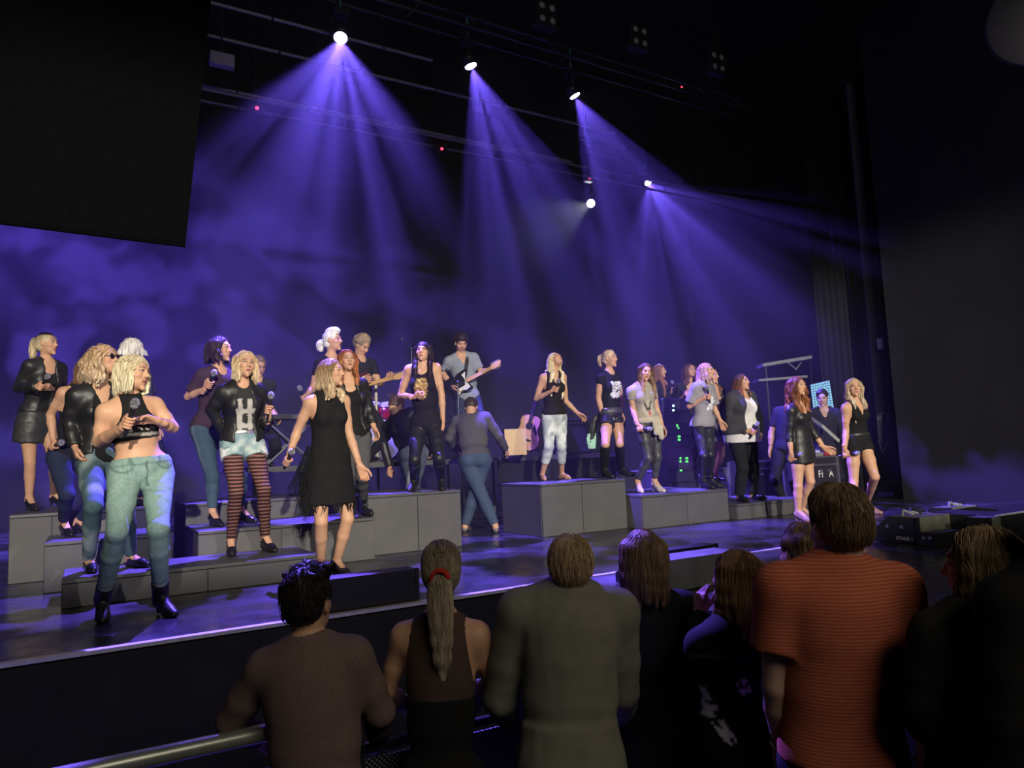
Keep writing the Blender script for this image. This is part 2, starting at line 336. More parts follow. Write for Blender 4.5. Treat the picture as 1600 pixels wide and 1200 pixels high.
M_LEATHER = mat('leather', attr=True, rough=.44, var=.25, vscale=20, bump=.12, bscale=40, spec=.45)
M_DENIM = mat('denim', attr=True, rough=.85, var=.16, vscale=90, bump=.12, bscale=250, spec=.2, stretch=(1, 1, .35))
M_SHOE = mat('shoe_leather', attr=True, rough=.25, var=.1, spec=.6)
M_SHINY = mat('jewellery', (.75, .72, .68), .25, metal=.9)
FWH = nrm([FW[0], FW[1], 0]); RTH = np.array([FWH[1], -FWH[0], 0]); ZUP = np.array([0, 0, 1.])
def facing(yaw): a = R(yaw); return -FWH*math.cos(a)+RTH*math.sin(a)       # yaw 0: towards the camera; +90: towards picture right
def reach(parent, px, L, sign):
    """joint seen at pixel px, L metres from its parent: nearer (sign -1) or farther (+1) than it; a third number gives the depth offset"""
    d0 = depth(parent)
    if len(px) == 3: return at(px[0], px[1], d0+px[2])
    r = ray(*px); o = CP-parent; A = r @ r; B = r @ o; Cq = o @ o-L*L; q = B*B-A*Cq
    if q <= 0: return CP+r*(-B/A)
    t0 = -B/A; dt = min(math.sqrt(q)/A, .75*L)
    if dt < .3*L: dt *= .5
    return CP+r*(t0+sign*dt)
SKIN = (.60, .34, .21)
def head_prims(c, M, s, male):
    T = lambda x, y, z: c+s*(M[0]*x+M[1]*y+M[2]*z); E = lambda x, y, z, a, b, d: ell(T(x, y, z), M, np.array([a, b, d])*s); j = 1.1 if male else 1.
    add = [E(0, -.014, .036, .072, .092, .084), E(0, .022, -.015, .060, .068, .085), E(0, .036, -.062, .047*j, .048, .045*j)]
    fine = [ball(T(0, .077, -.101), .017*s*j), cone(T(-.026, .079, .034), T(.026, .079, .034), .013*s, .013*s),
            cone(T(0, .084, .022), T(0, .107, -.018), .007*s, .0115*s), ball(T(-.010, .094, -.021), .008*s), ball(T(.010, .094, -.021), .008*s),
            E(-.040, .058, -.018, .021, .026, .022), E(.040, .058, -.018, .021, .026, .022)]
    socket = [E(-.030, .098, .014, .017, .018, .011), E(.030, .098, .014, .017, .018, .011)]
    lips = [cone(T(-.019, .083, -.053), T(0, .0915, -.051), .005*s, .0065*s), cone(T(.019, .083, -.053), T(0, .0915, -.051), .005*s, .0065*s), cone(T(-.015, .083, -.060), T(.015, .083, -.060), .0065*s, .0065*s), ball(T(0, .089, -.061), .0065*s)]
    ears = [E(x, -.006, .002, .009, .019, .031) for x in (-.073, .073)]
    eyes = [ball(T(x, .0745, .013), .0135*s) for x in (-.030, .030)]
    return add, fine, socket, lips, ears, eyes, T
def make_head(c, M, s, neck, h, skin, lip, brow, male=False, beard=0):
    add, fine, socket, lips, ears, eyes, T = head_prims(c, M, s, male)
    F = Field(add+ears+[neck], h, .03); F.add(add, .03*s); F.add([neck], .025); F.add(fine, .014*s); F.cut(socket, .010*s); F.add(lips, .004*s); F.add(ears, .006); F.add(eyes, .003*s)
    V, Q = F.mesh(); L = (V-c) @ np.asarray(M).T/s; C = np.tile(np.array(skin), (len(V), 1)); x, y, z = L.T
    def paint(m, col, a=1.): C[m] = C[m]*(1-a)+np.array(col)*a
    paint((abs(np.abs(x)-.042) < .016) & (abs(z+.022) < .016) & (y > .04), (.62, .26, .20), .28)
    if male and beard: paint((z < -.035) & (y > .0) & (z > -.115), (.10, .07, .055), beard)
    lp = (y > .070) & (np.abs(x) < .022-.25*abs(z+.056)) & (abs(z+.0562) < .0095); paint(lp, lip)
    paint((y > .07) & (np.abs(x) < .018) & (abs(z+.0560) < .0022), np.array(lip)*.35)
    ex = np.abs(x)-.030; eye = (ex/.0140)**2+((z-.0120)/.0050)**2 < 1; f = y > .066
    paint(f & ((ex/.0185)**2+((z-.0140)/.0082)**2 < 1), (.07, .04, .035), .8); paint(eye & f, (.34, .31, .30)); paint(f & (ex**2+(z-.0125)**2 < .0064**2), (.03, .025, .03))
    br = f & (np.abs(ex+.001) < .0185) & (abs(z-.0345-.10*(.018-abs(ex))) < .0042); paint(br, brow, .8)
    return V, Q, C
def make_hand(W, fore, palm_n, s, grip=None, curl=.35, thumb=1.):
    """W wrist, fore forearm direction, palm_n where the palm looks; grip=(point, axis, radius) closes the fingers round a rod"""
    a = nrm(fore); P = []
    if grip is None:
        n = nrm(palm_n-a*(palm_n @ a)); sd = np.cross(a, n)*thumb; kn = []
        for i, (off, ln) in enumerate(((.030, .072), (.010, .080), (-.010, .075), (-.029, .058))):
            k = W+s*(a*(.088-.004*abs(i-1.2))+sd*off); kn.append(k); P.append((cone(W+s*sd*off*.55, k, .017*s, .0125*s), .014)); d = a; p = k; c0 = curl*(.8+.15*i)
            for sg, r0, r1 in ((.45, .0105, .0095), (.31, .0095, .0085), (.24, .0085, .007)):
                d = nrm(d*math.cos(c0)+n*math.sin(c0)); n2 = p+d*ln*sg*s; P.append((cone(p, n2, r0*s, r1*s), .003)); p = n2
                n = nrm(n-d*(n @ d))
            n = nrm(palm_n-a*(palm_n @ a))
        t0 = W+s*(a*.025+sd*.02); t1 = W+s*(a*.062+sd*.052+n*.015); t2 = t1+s*nrm(a*.9+sd*.25+n*.25)*.034; t3 = t2+s*nrm(a*.95+n*.35)*.026
        P += [(cone(t0, t1, .016*s, .0125*s), .012), (cone(t1, t2, .0115*s, .010*s), .004), (cone(t2, t3, .010*s, .008*s), .003)]
        P.insert(0, (cone(W-a*.05*s, W, .024*s, .022*s), .01))
    else:
        G, m, rm = grip; m = nrm(m); e = W-G; e = nrm(e-m*(e @ m)); q = np.cross(m, e); rr = rm+.009*s
        P.append((cone(W-a*.05*s, W, .024*s, .021*s), .01)); P.append((cone(W, G+e*(rr+.016*s), .020*s, .020*s), .02))
        for i, t in enumerate((.030, .010, -.010, -.029)):
            k = G+m*t*s+e*(rr+.012*s); P.append((cone(W, k, .015*s, .013*s), .014)); pts = []
            for j in range(6):
                th = R(25+j*(44-3*i)); pts.append(G+m*t*s+(e*math.cos(th)+q*math.sin(th))*rr)
            P += [(cq, .002) for cq in chain([k]+pts, [.0125*s]+[(.0105-.0006*j)*s for j in range(6)])]
        pts = [G+m*(.012+.008*j)*s+(e*math.cos(R(-35-38*j))+q*math.sin(R(-35-38*j)))*(rr+.002) for j in range(4)]
        P += [(cq, .003) for cq in chain([W*.5+(G+e*rr)*.5-q*.012*s]+pts, [.016*s, .013*s, .0115*s, .0105*s, .009*s])]
    F = Field([p for p, _ in P], .0052, .02)
    for p, k in P: F.add([p], k)
    return F.mesh()
def tubes(paths, r, n=3):
    """many tapering strands: paths (count, steps, 3)"""
    S_, K, _ = paths.shape; T = np.gradient(paths, axis=1); T /= np.linalg.norm(T, axis=2, keepdims=True)+1e-9
    A = np.cross(T, np.array([.31, .52, .79])); A /= np.linalg.norm(A, axis=2, keepdims=True)+1e-9; B = np.cross(T, A); rad = (r*np.linspace(1, .35, K))[None, :, None]
    V = np.stack([paths+rad*(A*math.cos(2*math.pi*j/n)+B*math.sin(2*math.pi*j/n)) for j in range(n)], 2).reshape(-1, 3)
    i = (np.arange(S_)[:, None, None]*K+np.arange(K-1)[None, :, None])*n; j = np.arange(n)[None, None, :]; j2 = (j+1) % n
    return V, np.stack([i+j, i+j2, i+n+j2, i+n+j], 3).reshape(-1, 4)
def make_hair(c, M, s, st, h, torso):
    """st: style dict; torso: (N neck base, r, f, u) so that long locks fall over shoulders"""
    T = lambda x, y, z: c+s*(M[0]*x+M[1]*y+M[2]*z); E = lambda x, y, z, a, b, d: ell(T(x, y, z), M, np.array([a, b, d])*s)
    v = st.get('vol', 1.); kind = st['kind']; L = st.get('len', .25); wv = st.get('wave', .0); col = np.array(st['col']); N, tr, tf, tu = torso
    thick = st.get('thick', .007)*v
    capm = [E(0, -.014, .037, .072+thick, .092+thick, .084+thick), E(0, -.045, -.015 if kind != 'short' else .0, .066+thick*.8, .058+thick, .07 if kind != 'short' else .06)]
    locks = []; rg = np.random.default_rng(st.get('seed', 1)); tie = None
    def fall(x, y, z, ln, fwd, out, r0, r1):
        p = T(x, y, z); pts = [p]; hd = M[0]*x+M[1]*y*.6; hd = nrm(hd-ZUP*(hd @ ZUP)); n = max(4, int(ln/.05)); ph = rg.uniform(0, 6); sdv = np.cross(hd, ZUP)
        for i in range(1, n+1):
            t = i/n; q = p-ZUP*ln*t+hd*(out*min(1, 2*t)+wv*math.sin(t*ln*38+ph))+tf*fwd*max(0, t*1.3-.3)+sdv*wv*.8*math.cos(t*ln*33+ph)
            dn = q-N; lat = dn-tu*(dn @ tu); side = lat @ tf; hgt = dn @ tu
            lim = .09 if hgt < .0 else .055
            if hgt < .03 and abs(side) < lim and abs(lat @ tr) < .17*s: q = q+tf*((lim if fwd >= 0 and side > -.02 else -lim)-side)
            pts.append(q)
        return chain(pts, np.linspace(r0, r1, n+1))
    if kind in ('long', 'bob'):
        for sg in (-1, 1):
            for (x, y, fw, k) in ((.070, .022, .6, .88), (.074, .004, .4, .97), (.073, -.018, .1, 1.), (.070, -.042, -.2, 1.), (.056, -.068, -.5, 1.03), (.030, -.090, -.7, 1.05)):
                fs = st.get('front', 1.)*(st.get('fr', 1.) if sg > 0 else st.get('fl', 1.))
                locks += fall(sg*x*(.9+.1*v), y, .045, L*k*(.92+.16*rg.random())+.045, fw*.10*fs if y > -.02 else -.04, .008*v, (.017 if y > .01 else .024)*v*s, st.get('tip', .009)*s)
        locks += fall(0, -.095, .02, L*1.05, -.05, .008, .032*v*s, .012*s)
    if kind == 'long' and st.get('curl'):
        for i in range(22):
            th = R(rg.uniform(60, 300)); locks += fall(.075*math.sin(th)*v, .08*math.cos(th)-.01, rg.uniform(-.02, .07), L*rg.uniform(.5, 1.), 0, .022*v, .016*s, .008*s)
    if kind in ('pony', 'bun', 'pomp'):
        tz = st.get('tz', .05); tie = T(0, -.112, tz)
        if kind == 'bun': locks += [E(.0, -.125, tz+.015, .042*v, .038*v, .045*v)]
        ln = st.get('len', .2)
        if ln > 0:
            bk = nrm(-M[1]); pts = [T(0, -.095, tz)]
            for i in range(1, 8):
                t = i/7; pts.append(tie+bk*(.045*math.sin(t*2.2)+st.get('back', 0.)*t)-ZUP*(ln*t*t*.4+ln*t*.6-.02*math.sin(t*3))+M[0]*(wv*math.sin(t*9)+st.get('sx', 0.)*t))
            rr = st.get('r', .026); locks += chain(pts, [rr*.5, rr*.9, rr, rr*1.05, rr, rr*.9, rr*.7, rr*.35])
    if kind == 'pomp': locks += [E(0, .035, .115, .055, .06, .035), E(0, .0, .12, .06, .075, .035)]
    if kind == 'short':
        if st.get('spike'):
            for i in range(34):
                th = rg.uniform(0, 6.28); q = rg.uniform(.0, .07); b = np.array([q*math.cos(th), q*math.sin(th)*1.1+.01, .115-q*q*4]); d = np.array([b[0]*2.5, b[1]*1.5+.0, .10])*.42*rg.uniform(.5, 1.1)*st['spike']
                locks.append(cone(T(*b), T(*(b+d)), .013, .004))
        if st.get('tuft'):
            for i in range(26):
                th = rg.uniform(0, 6.28); ph = rg.uniform(.1, 1.4); b = np.array([.078*math.cos(th)*math.sin(ph), -.012+.097*math.sin(th)*math.sin(ph), .037+.09*math.cos(ph)])
                if b[1] > .05 and b[2] < .08: continue
                locks.append(ball(T(*b), rg.uniform(.014, .024)*st['tuft']))
        if st.get('topvol'): locks.append(E(0, .01, .085, .07, .085, .055*st['topvol']))
    F = Field(capm+locks, h, .03); F.add(capm, .02); 
    face = [E(0, .105, -.015, .060*st.get('fw', 1.), .078, .108), E(0, .045, -.13, .085, .085, .075)]
    if st.get('fringe'): face[0] = E(0, .100, -.062, .058, .075, .092)
    F.cut(face, .02)
    if kind in ('short', 'pony', 'bun', 'pomp'): F.cut([E(sg*.085, .004, -.018, .034, .034, .045) for sg in (-1, 1)]+([E(0, -.03, -.135, .11, .10, .055)]), .012)
    F.add(locks, .022)
    if kind not in ('short',): F.cut([E(0, .118, -.015, .052*st.get('fw', 1.), .080, .100) if not st.get('fringe') else E(0, .115, -.055, .052, .08, .085)], .012)
    # strand grooves running down from the crown
    X, Y, Z = F.ax[0][:, None, None]-c[0], F.ax[1][None, :, None]-c[1], F.ax[2][None, None, :]-c[2]
    hx = M[0, 0]*X+M[0, 1]*Y+M[0, 2]*Z; hy = M[1, 0]*X+M[1, 1]*Y+M[1, 2]*Z; th = np.arctan2(hx, hy+.02)
    F.D += (.0022*v*(np.sin(th*31+2*np.sin(Z*24+1))+.7*np.sin(th*57+1.5*np.sin(Z*31)))*st.get('groove', 1.)).astype(np.float32)
    V, Q = F.mesh(); Lc = (V-c) @ M.T/s; vv = 1+.22*np.sin(np.arctan2(Lc[:, 0], Lc[:, 1]+.02)*23+3*np.sin(V[:, 2]*15))
    tipc = np.array(st.get('tipcol', col)); t = np.clip((.05-Lc[:, 2])/.25, 0, 1)[:, None]; C = (col*(1-t)+tipc*t)*vv[:, None]
    parts = [(V, Q, C)]; n = st.get('strands', 160)
    if n:
        w_ = (Lc[:, 2] > -.06)
        if kind == 'short': w_ &= (Lc[:, 2] > -.02) & ((np.abs(Lc[:, 0]) < .062) | (Lc[:, 2] > .045))
        cand = np.flatnonzero(w_)
        P = V[rg.choice(cand, n)]; steps = st.get('steps', 9); ds = max(.005, (L if kind in ('long', 'bob', 'pony') else .05)/steps*.85); path = [P]; jit = rg.uniform(.001, .006, (n, 1))*st.get('frizz', 1.)
        wob = rg.normal(size=(n, 3))*.25*st.get('frizz', 1.)
        crown = T(0, -.03, .125)
        for i in range(steps):
            g = F.grad(P); d = np.tile(-ZUP, (n, 1))+.6*(P-crown)/(np.linalg.norm(P-crown, axis=1, keepdims=True)+1e-6)
            if tie is not None:
                far = np.linalg.norm(P-tie, axis=1, keepdims=True); d = np.where((far > .035) & (((P-c) @ M.T/s)[:, 1:2] > -.105), (tie-P)/far, -ZUP+wob*.2)
            if kind == 'short': d = d+np.array(M[1])*st.get('comb', .0)
            if kind in ('long', 'bob'):
                lc = (P-c) @ M.T/s; d = d+np.where((lc[:, 1:2] > -.03) & (lc[:, 2:3] > .01), np.sign(lc[:, 0:1]+.004)*1.5, 0)*M[0]-np.where((lc[:, 1:2] > .0) & (lc[:, 2:3] > .01), .5, 0)*M[1]
            d = d+wob*.5; d = d-g*(d*g).sum(1, keepdims=True); d /= np.linalg.norm(d, axis=1, keepdims=True)+1e-9
            P0_ = P; P = P+d*ds; P = P-F.grad(P)*np.clip(F.sample(P)[:, None]-jit, -.02, .02)
            lc = (P-c) @ M.T/s; infc = ((lc[:, 0]/.060)**2+((lc[:, 1]-.105)/.085)**2+((lc[:, 2]+.020)/.100)**2 < 1) | ((np.abs(lc[:, 0]) < .05) & (lc[:, 1] > .07) & (lc[:, 2] < .07)); P = np.where(infc[:, None] & (not st.get('fringe')), P0_, P); path.append(P)
        tv, tq = tubes(np.stack(path, 1), st.get('sr', .0026)); cs = np.repeat(np.clip(rg.normal(1, .3, n), .5, 1.9), (steps+1)*3); tt = np.clip((.05-((tv-c) @ M.T/s)[:, 2])/.25, 0, 1)[:, None]
        parts.append((tv, tq, (col*(1-tt)+tipc*tt)*cs[:, None]))
    return parts

def striped(name, base, other, period, duty, amt):
    """knitted-in stripes round the body, by height"""
    m = mat(name, base, .9, var=.08, vscale=60, bump=.12, bscale=200, spec=.2); nt = m.node_tree; b = nt.nodes['Principled BSDF']; src = b.inputs['Base Color'].links[0].from_socket
    tc = nt.nodes.new('ShaderNodeTexCoord'); sx = nt.nodes.new('ShaderNodeSeparateXYZ'); nt.links.new(tc.outputs['Object'], sx.inputs[0])
    nz = nt.nodes.new('ShaderNodeTexNoise'); nz.inputs['Scale'].default_value = 9; nt.links.new(tc.outputs['Object'], nz.inputs['Vector'])
    z = math_node(nt, 'ADD', sx.outputs[2], math_node(nt, 'MULTIPLY', nz.outputs[0], period*.5)); q = math_node(nt, 'SINE', math_node(nt, 'MULTIPLY', z, 2*math.pi/period))
    mr = nt.nodes.new('ShaderNodeMapRange'); mr.inputs[1].default_value = duty-.25; mr.inputs[2].default_value = duty+.25; mr.inputs[3].default_value = 0; mr.inputs[4].default_value = amt; nt.links.new(q, mr.inputs[0])
    mx = nt.nodes.new('ShaderNodeMix'); mx.data_type = 'RGBA'; nt.links.new(mr.outputs[0], mx.inputs['Factor']); nt.links.new(src, mx.inputs[6]); mx.inputs[7].default_value = (*other, 1); nt.links.new(mx.outputs[2], b.inputs['Base Color']); return m
M_POLO = striped('polo_stripe', (.42, .085, .042), (.46, .20, .125), .0105, .35, .7)
M_TIGHTS = striped('tights_stripe', (.27, .125, .105), (.030, .014, .018), .030, -.2, .95)
def person(label, H, feet, pel, neck, head, yaw, ra=None, la=None, tyaw=None, hyaw=None, hpit=0, hrol=0, male=False, wear=(), hair=None, skin=SKIN, lip=(.40, .13, .11), brow=(.12, .08, .05),
           level=0., d=None, base=None, wide=1., hh=0., fyaw=None, kr=None, kl=None, h=.012, hips=1., bust=1., nd=0., hd=0., beard=0, sw=1., gripr=None, gripl=None, palmr=None, palml=None, away=False, headvox=.0062, hs=1., glasses=None, heads=None, group=None, curl=.35):
    s = H/1.70; tyaw = yaw if tyaw is None else tyaw; hyaw = tyaw if hyaw is None else hyaw
    if abs(yaw) < 120: q = math.degrees(math.atan((pel[0]-800)/FPX)); yaw -= q; tyaw -= q; hyaw -= q      # turned as seen along the line of sight
    if feet: RF, LF = [onz(px[0], px[1], STAGE+level) if base is None else onz(px[0], px[1], base) for px in feet]
    else: RF = LF = None
    f0 = facing(yaw); r0 = np.cross(f0, ZUP); f1 = facing(tyaw)
    if d is None: d = (depth(RF)+depth(LF))/2
    P = at(pel[0], pel[1], d); N = at(neck[0], neck[1], depth(P)+nd); u = nrm(N-P)
    if RF is None:
        g = STAGE+level if base is None else base; b0 = np.array([P[0], P[1], g]); RF, LF = b0+r0*.10*s, b0-r0*.10*s
    rt = nrm(np.cross(f1, u)); ft = np.cross(u, rt); rp = nrm(np.cross(f0, u*.5+ZUP)); up_ = nrm(u+ZUP); fp = np.cross(up_, rp)
    Lt = np.linalg.norm(N-P); w = wide; mb = 1.13 if male else 1.
    root = empty('person', [(RF[0]+LF[0])/2, (RF[1]+LF[1])/2, min(RF[2], LF[2])], label, 'person', group, rz=math.atan2(f0[1], f0[0])-math.pi/2)
    sgn = -1 if f1 @ FWH < 0 else 1          # forward points nearer (-1) or farther (+1)
    shw = (.172 if male else .148)*s*sw*(1+.35*(w-1))
    C = N-u*.045*s; SR, SL = C+rt*shw, C-rt*shw
    # ---- head frame
    a, b_, c_ = R(hyaw), R(hpit), R(hrol); hf = facing(hyaw); hf = nrm(hf*math.cos(b_)+ZUP*math.sin(b_)); hr = nrm(np.cross(hf, ZUP)); hu = np.cross(hr, hf)
    hr, hu = hr*math.cos(c_)+hu*math.sin(c_), hu*math.cos(c_)-hr*math.sin(c_); M = np.array([hr, hf, hu]); Hs = s*.97*hs*(1.05 if male else 1.0)
    HC = at(head[0], head[1], depth(N)+hd) if len(head) == 2 else np.array(head)
    # ---- arms
    arms = {}
    for nm, S_, A, g_, pn, sd in (('R', SR, ra, gripr, palmr, 1), ('L', SL, la, gripl, palml, -1)):
        if A is None: A = None
        Lu, Lf = .275*s*(1.06 if male else 1), .235*s*(1.06 if male else 1)
        if A is None:
            E_ = S_-ZUP*Lu*.97+rt*sd*.05*s-ft*.02; W_ = E_-ZUP*Lf*.95+ft*.07+rt*sd*.01
        else:
            E_ = reach(S_, A[0], Lu, -sgn); W_ = reach(E_, A[1], Lf, sgn)
        hd_ = nrm(W_-E_) if (A is None or len(A) < 3) else nrm(reach(W_, A[2], .10*s, sgn)-W_)
        arms[nm] = (S_, E_, W_, hd_, g_, pn, sd)
    # ---- legs
    legs = {}; fd0 = facing(yaw if fyaw is None else fyaw)
    for nm, Fc, kp, sd in (('R', RF, kr, 1), ('L', LF, kl, -1)):
        HJ = P+rp*.088*s*sd*hips*(1+.3*(w-1))-ZUP*.03*s; fo = nrm(fd0+np.cross(fd0, ZUP)*.18*sd); A_ = Fc+ZUP*(.075*s+hh)-fo*.03
        D_ = A_-HJ; dist = np.linalg.norm(D_); L1, L2 = .425*s, .40*s; k = max(1., dist*1.003/(L1+L2)); L1 *= k; L2 *= k
        if kp is not None: K = reach(HJ, kp, L1, sgn)
        else:
            x = (dist*dist+L1*L1-L2*L2)/(2*dist); y = math.sqrt(max(0, L1*L1-x*x)); dn = D_/dist; po = fo-dn*(fo @ dn); K = HJ+dn*x+nrm(po)*y
        legs[nm] = (HJ, K, A_, fo, Fc)
    # ---- primitives of the body by region
    Mp, Mt = np.array([rp, fp, up_]), np.array([rt, ft, u]); k = Lt/.50
    hw = hips*(.93 if male else 1.)
    torso = [ell(P+up_*.035*s, Mp, np.array([.160*w*hw, .112*w, .120])*s), ell(P+u*.20*Lt/.5, Mt*.5+Mp*.5, np.array([.122*w*mb*(1.07 if male else 1.), .092*w*mb, .15])*s),
             ell(P+u*.345*k, Mt, np.array([.138*w*mb, .104*w*mb, .165])*s), ell(P+u*.425*k, Mt, np.array([.142*w*mb, .088*mb, .085])*s)]
    glute = [ball(P-fp*.045*s+rp*.068*s*sd*w-up_*.025*s, .088*s*w*(.9 if male else 1.)) for sd in (-1, 1)]
    trap = [cone(N+u*.012*s, SR-u*.012, .050*s*mb, .050*s*mb), cone(N+u*.012*s, SL-u*.012, .050*s*mb, .050*s*mb)]
    bst = [] if male or not bust else [ball(P+u*.335*k+rt*.068*s*sd*w+ft*.066*s*w, .058*s*bust) for sd in (-1, 1)]
    am = 1.12 if male else (1.+.5*(w-1))
    armp = {n_: [cone(A[0], A[0]*.4+A[1]*.6, .046*s*am, .042*s*am), cone(A[0]*.4+A[1]*.6, A[1], .042*s*am, .035*s*am), cone(A[1], A[1]*.65+A[2]*.35, .036*s*am, .037*s*am), cone(A[1]*.65+A[2]*.35, A[2], .037*s*am, .0245*s*am)] for n_, A in arms.items()}
    lm = (1.+.5*(w-1))*(1.06 if male else .97)
    def leg_prims(L):
        HJ, K, A_, fo, Fc = L
        return [cone(HJ, HJ*.5+K*.5, .088*s*lm*hips, .072*s*lm), cone(HJ*.5+K*.5, K, .072*s*lm, .053*s*lm)], [cone(K, K*.6+A_*.4, .053*s*lm, .050*s*lm), cone(K*.6+A_*.4, A_, .050*s*lm, .034*s*lm), ball(K*.7+A_*.3-fo*.016*s, .047*s*lm), ball(K+fo*.008, .046*s*lm)]
    def foot_prims(L):
        HJ, K, A_, fo, Fc = L; z = ZUP
        heel = Fc-fo*.055*s+z*(.032*s+hh); bl = Fc+fo*(.105*s-.25*hh)+z*.03*s; toe = Fc+fo*(.165*s-.25*hh)+z*.022*s
        return [cone(A_, heel, .034*s, .031*s), cone(A_, bl, .034*s, .030*s), cone(heel, bl, .030*s, .036*s), cone(bl, toe, .036*s, .022*s)]
    legp = {n_: leg_prims(L) for n_, L in legs.items()}; footp = {n_: foot_prims(L) for n_, L in legs.items()}
    neckp = cone(C-u*.01, HC-hu*.045*Hs-hf*.018*Hs, (.056 if male else .047)*s, (.054 if male else .046)*s)
    # ---- body
    sm = dict(base=dict(root=root))
    limb = armp['R']+armp['L']+[p for n_ in 'RL' for q in legp[n_] for p in q]+footp['R']+footp['L']
    F = Field(torso+limb+[neckp], h); F.add(torso, .05); F.add(glute, .03); F.add(bst, .03); F.add(trap, .05); F.add([grow(neckp, -.004)], .035)
    for n_ in 'RL': F.add(armp[n_][:1], .03); F.add(armp[n_][1:], .012); F.add(legp[n_][0], .025); F.add(legp[n_][1], .012); F.add(footp[n_], .012)
    V, Q = F.mesh(); parts = [(V, Q, np.array(skin))]
    hV, hQ, hC = make_head(HC, M, Hs, neckp, headvox, skin, lip, brow, male, beard); parts.append((hV, hQ, hC))
    hands = {}
    for n_, (S_, E_, W_, hdv, g_, pn, sd) in arms.items():
        if g_ == 'none': continue
        pv = (-rt*sd+ft*.3) if pn is None else pn; hsz = s*(1.08 if male else .98)
        if g_ is not None:
            G = W_+hdv*.075*hsz; ax = g_
            if len(ax) == 2:                       # pixel of the rod's far end
                tgt = at(ax[0], ax[1], depth(G)); ax = nrm(tgt-G)
            elif len(ax) == 3: tgt = at(ax[0], ax[1], depth(G)+ax[2]); ax = nrm(tgt-G)
            v_, q_ = make_hand(W_, hdv, pv, hsz, (G, ax, .0165)); hands[n_] = (G, ax)
        else: v_, q_ = make_hand(W_, hdv, pv, hsz, None, curl, sd)
        parts.append((v_, q_, np.array(skin)*np.array([1.0, .95, .95])))
    mesh_object('body', parts, M_SKIN, root)
    # ---- clothes
    J = dict(P=P, N=N, u=u, rt=rt, ft=ft, rp=rp, fp=fp, up=up_, s=s, arms=arms, legs=legs, HC=HC, M=M, Hs=Hs, C=C, root=root, hands=hands, k=k, Lt=Lt)
    for it in wear:
        kd, o = it[0], it[1]; name = o.get('name', kd); m = o.get('mat', M_CLOTH); col = np.array(o.get('col', (.02, .02, .02))); t = o.get('t', .010); hg = o.get('h', h*.95); pat = o.get('pat')
        def fin(F, nm=name):
            if o.get('wr', 1): F.noise(.0016*o.get('wr', 1), o.get('wf', 26), seed=len(label)+len(nm), stretch=o.get('ws', (1, 1, .6)))
            V, Q = F.mesh()
            if not len(V): return None
            C_ = np.tile(col, (len(V), 1))
            if pat is not None:
                L = np.stack([(V-N) @ rt, (V-N) @ ft, (V-N) @ u], 1)/s; pat(V, L, C_, J)
            ob = mesh_object(nm, [(V, Q, C_)], m, root)
            if o.get('label'): ob['label'] = o['label']
            return ob
        if kd in ('top', 'jacket', 'dress'):
            hem = o.get('hem', -.02); slv = o.get('sleeve', .55); prs = [grow(p, t) for p in torso]+[grow(p, t*.7) for p in glute]
            tp = [grow(p, t*.7) for p in trap]; ap = []; cuts = []
            for n_ in 'RL':
                S_, E_, W_ = arms[n_][:3]; A = [grow(p, t*.55+o.get('loose', .004)) for p in armp[n_]]
                sv = o.get('sleeve'+n_, slv)
                if sv <= 0: continue
                if sv < 1: e = S_+(E_-S_)*sv; r_ = .046*s*am+t*.55+o.get('loose', .004); ap.append((n_, [cap(S_, e, r_, r_*.97+o.get('flare', 0))]))
                else:
                    e = E_+(W_-E_)*min(1, sv-1); r1 = A[2][3]; r2 = r1*.9 if sv < 1.6 else .034*s*am+t*.5; ap.append((n_, A[:2]+[cone(E_, E_*.5+e*.5, r1, r1*.98), cap(E_*.5+e*.5, e, r1*.98, r2)]))
            allp = prs+tp+[p for _, q in ap for p in q]
            sk = o.get('skirt')
            if sk: allp.append(loft(P, Mp, [(v_, a_*s, b2*s, f2*s) for v_, a_, b2, f2 in sk]))
            F = Field(allp, hg, .03); F.add(prs, .05); F.add([grow(p, t) for p in bst], .035); F.add(tp, .045)
            if hem > -.05 or not sk: F.plane(P+u*hem*s, -u+o.get('hemtilt', 0)*ft)
            if sk: F.add([allp[-1]], .03)
            if slv <= 0:
                for sd in (1, -1): F.plane(C+rt*sd*(shw-o.get('arm', .035)*s), rt*sd+u*.12)
                for sd in (1, -1): F.cut([ell(C+rt*sd*(shw+.012*s)-u*.05*s, Mt, np.array([.055, .075, .075])*s)], .01)
            for n_, q in ap:
                F.add(q[:1], .03); F.add(q[1:], .015)
            nk = o.get('neck', 'crew')
            if nk == 'crew': F.cut([cone(N-u*.01+ft*.015, N+u*.14, .062*s, .07*s), ball(N+u*.01+ft*.055*s, .045*s)], .008)
            elif nk == 'scoop': F.cut([cone(N-u*.01+ft*.015, N+u*.14, .068*s, .085*s), ell(N-u*.03*s+ft*.085*s, Mt, np.array([.07, .07, .085])*s)], .008)
            elif nk == 'v': F.cut([cone(N-u*.01+ft*.01, N+u*.14, .062*s, .08*s), cone(N+ft*.07*s, N-u*.15*s+ft*.115*s, .062*s, .012)], .008)
            elif nk == 'collar': F.add([cone(N-u*.022*s-ft*.005, N+u*.022*s-ft*.012, .068*s, .060*s)], .012); F.cut([cone(N-u*.0, N+u*.2, .050*s, .056*s), cone(N+ft*.06*s+u*.03, N-u*.08*s+ft*.1*s, .03*s, .01)], .005)
            elif nk == 'halter': F.cut([cone(N, N+u*.14, .058*s, .07*s)], .008); [F.cut([ell(N+rt*sd*.155*s-u*.02*s, Mt, np.array([.095, .2, .16])*s)], .01) for sd in (1, -1)]
            op = o.get('open')
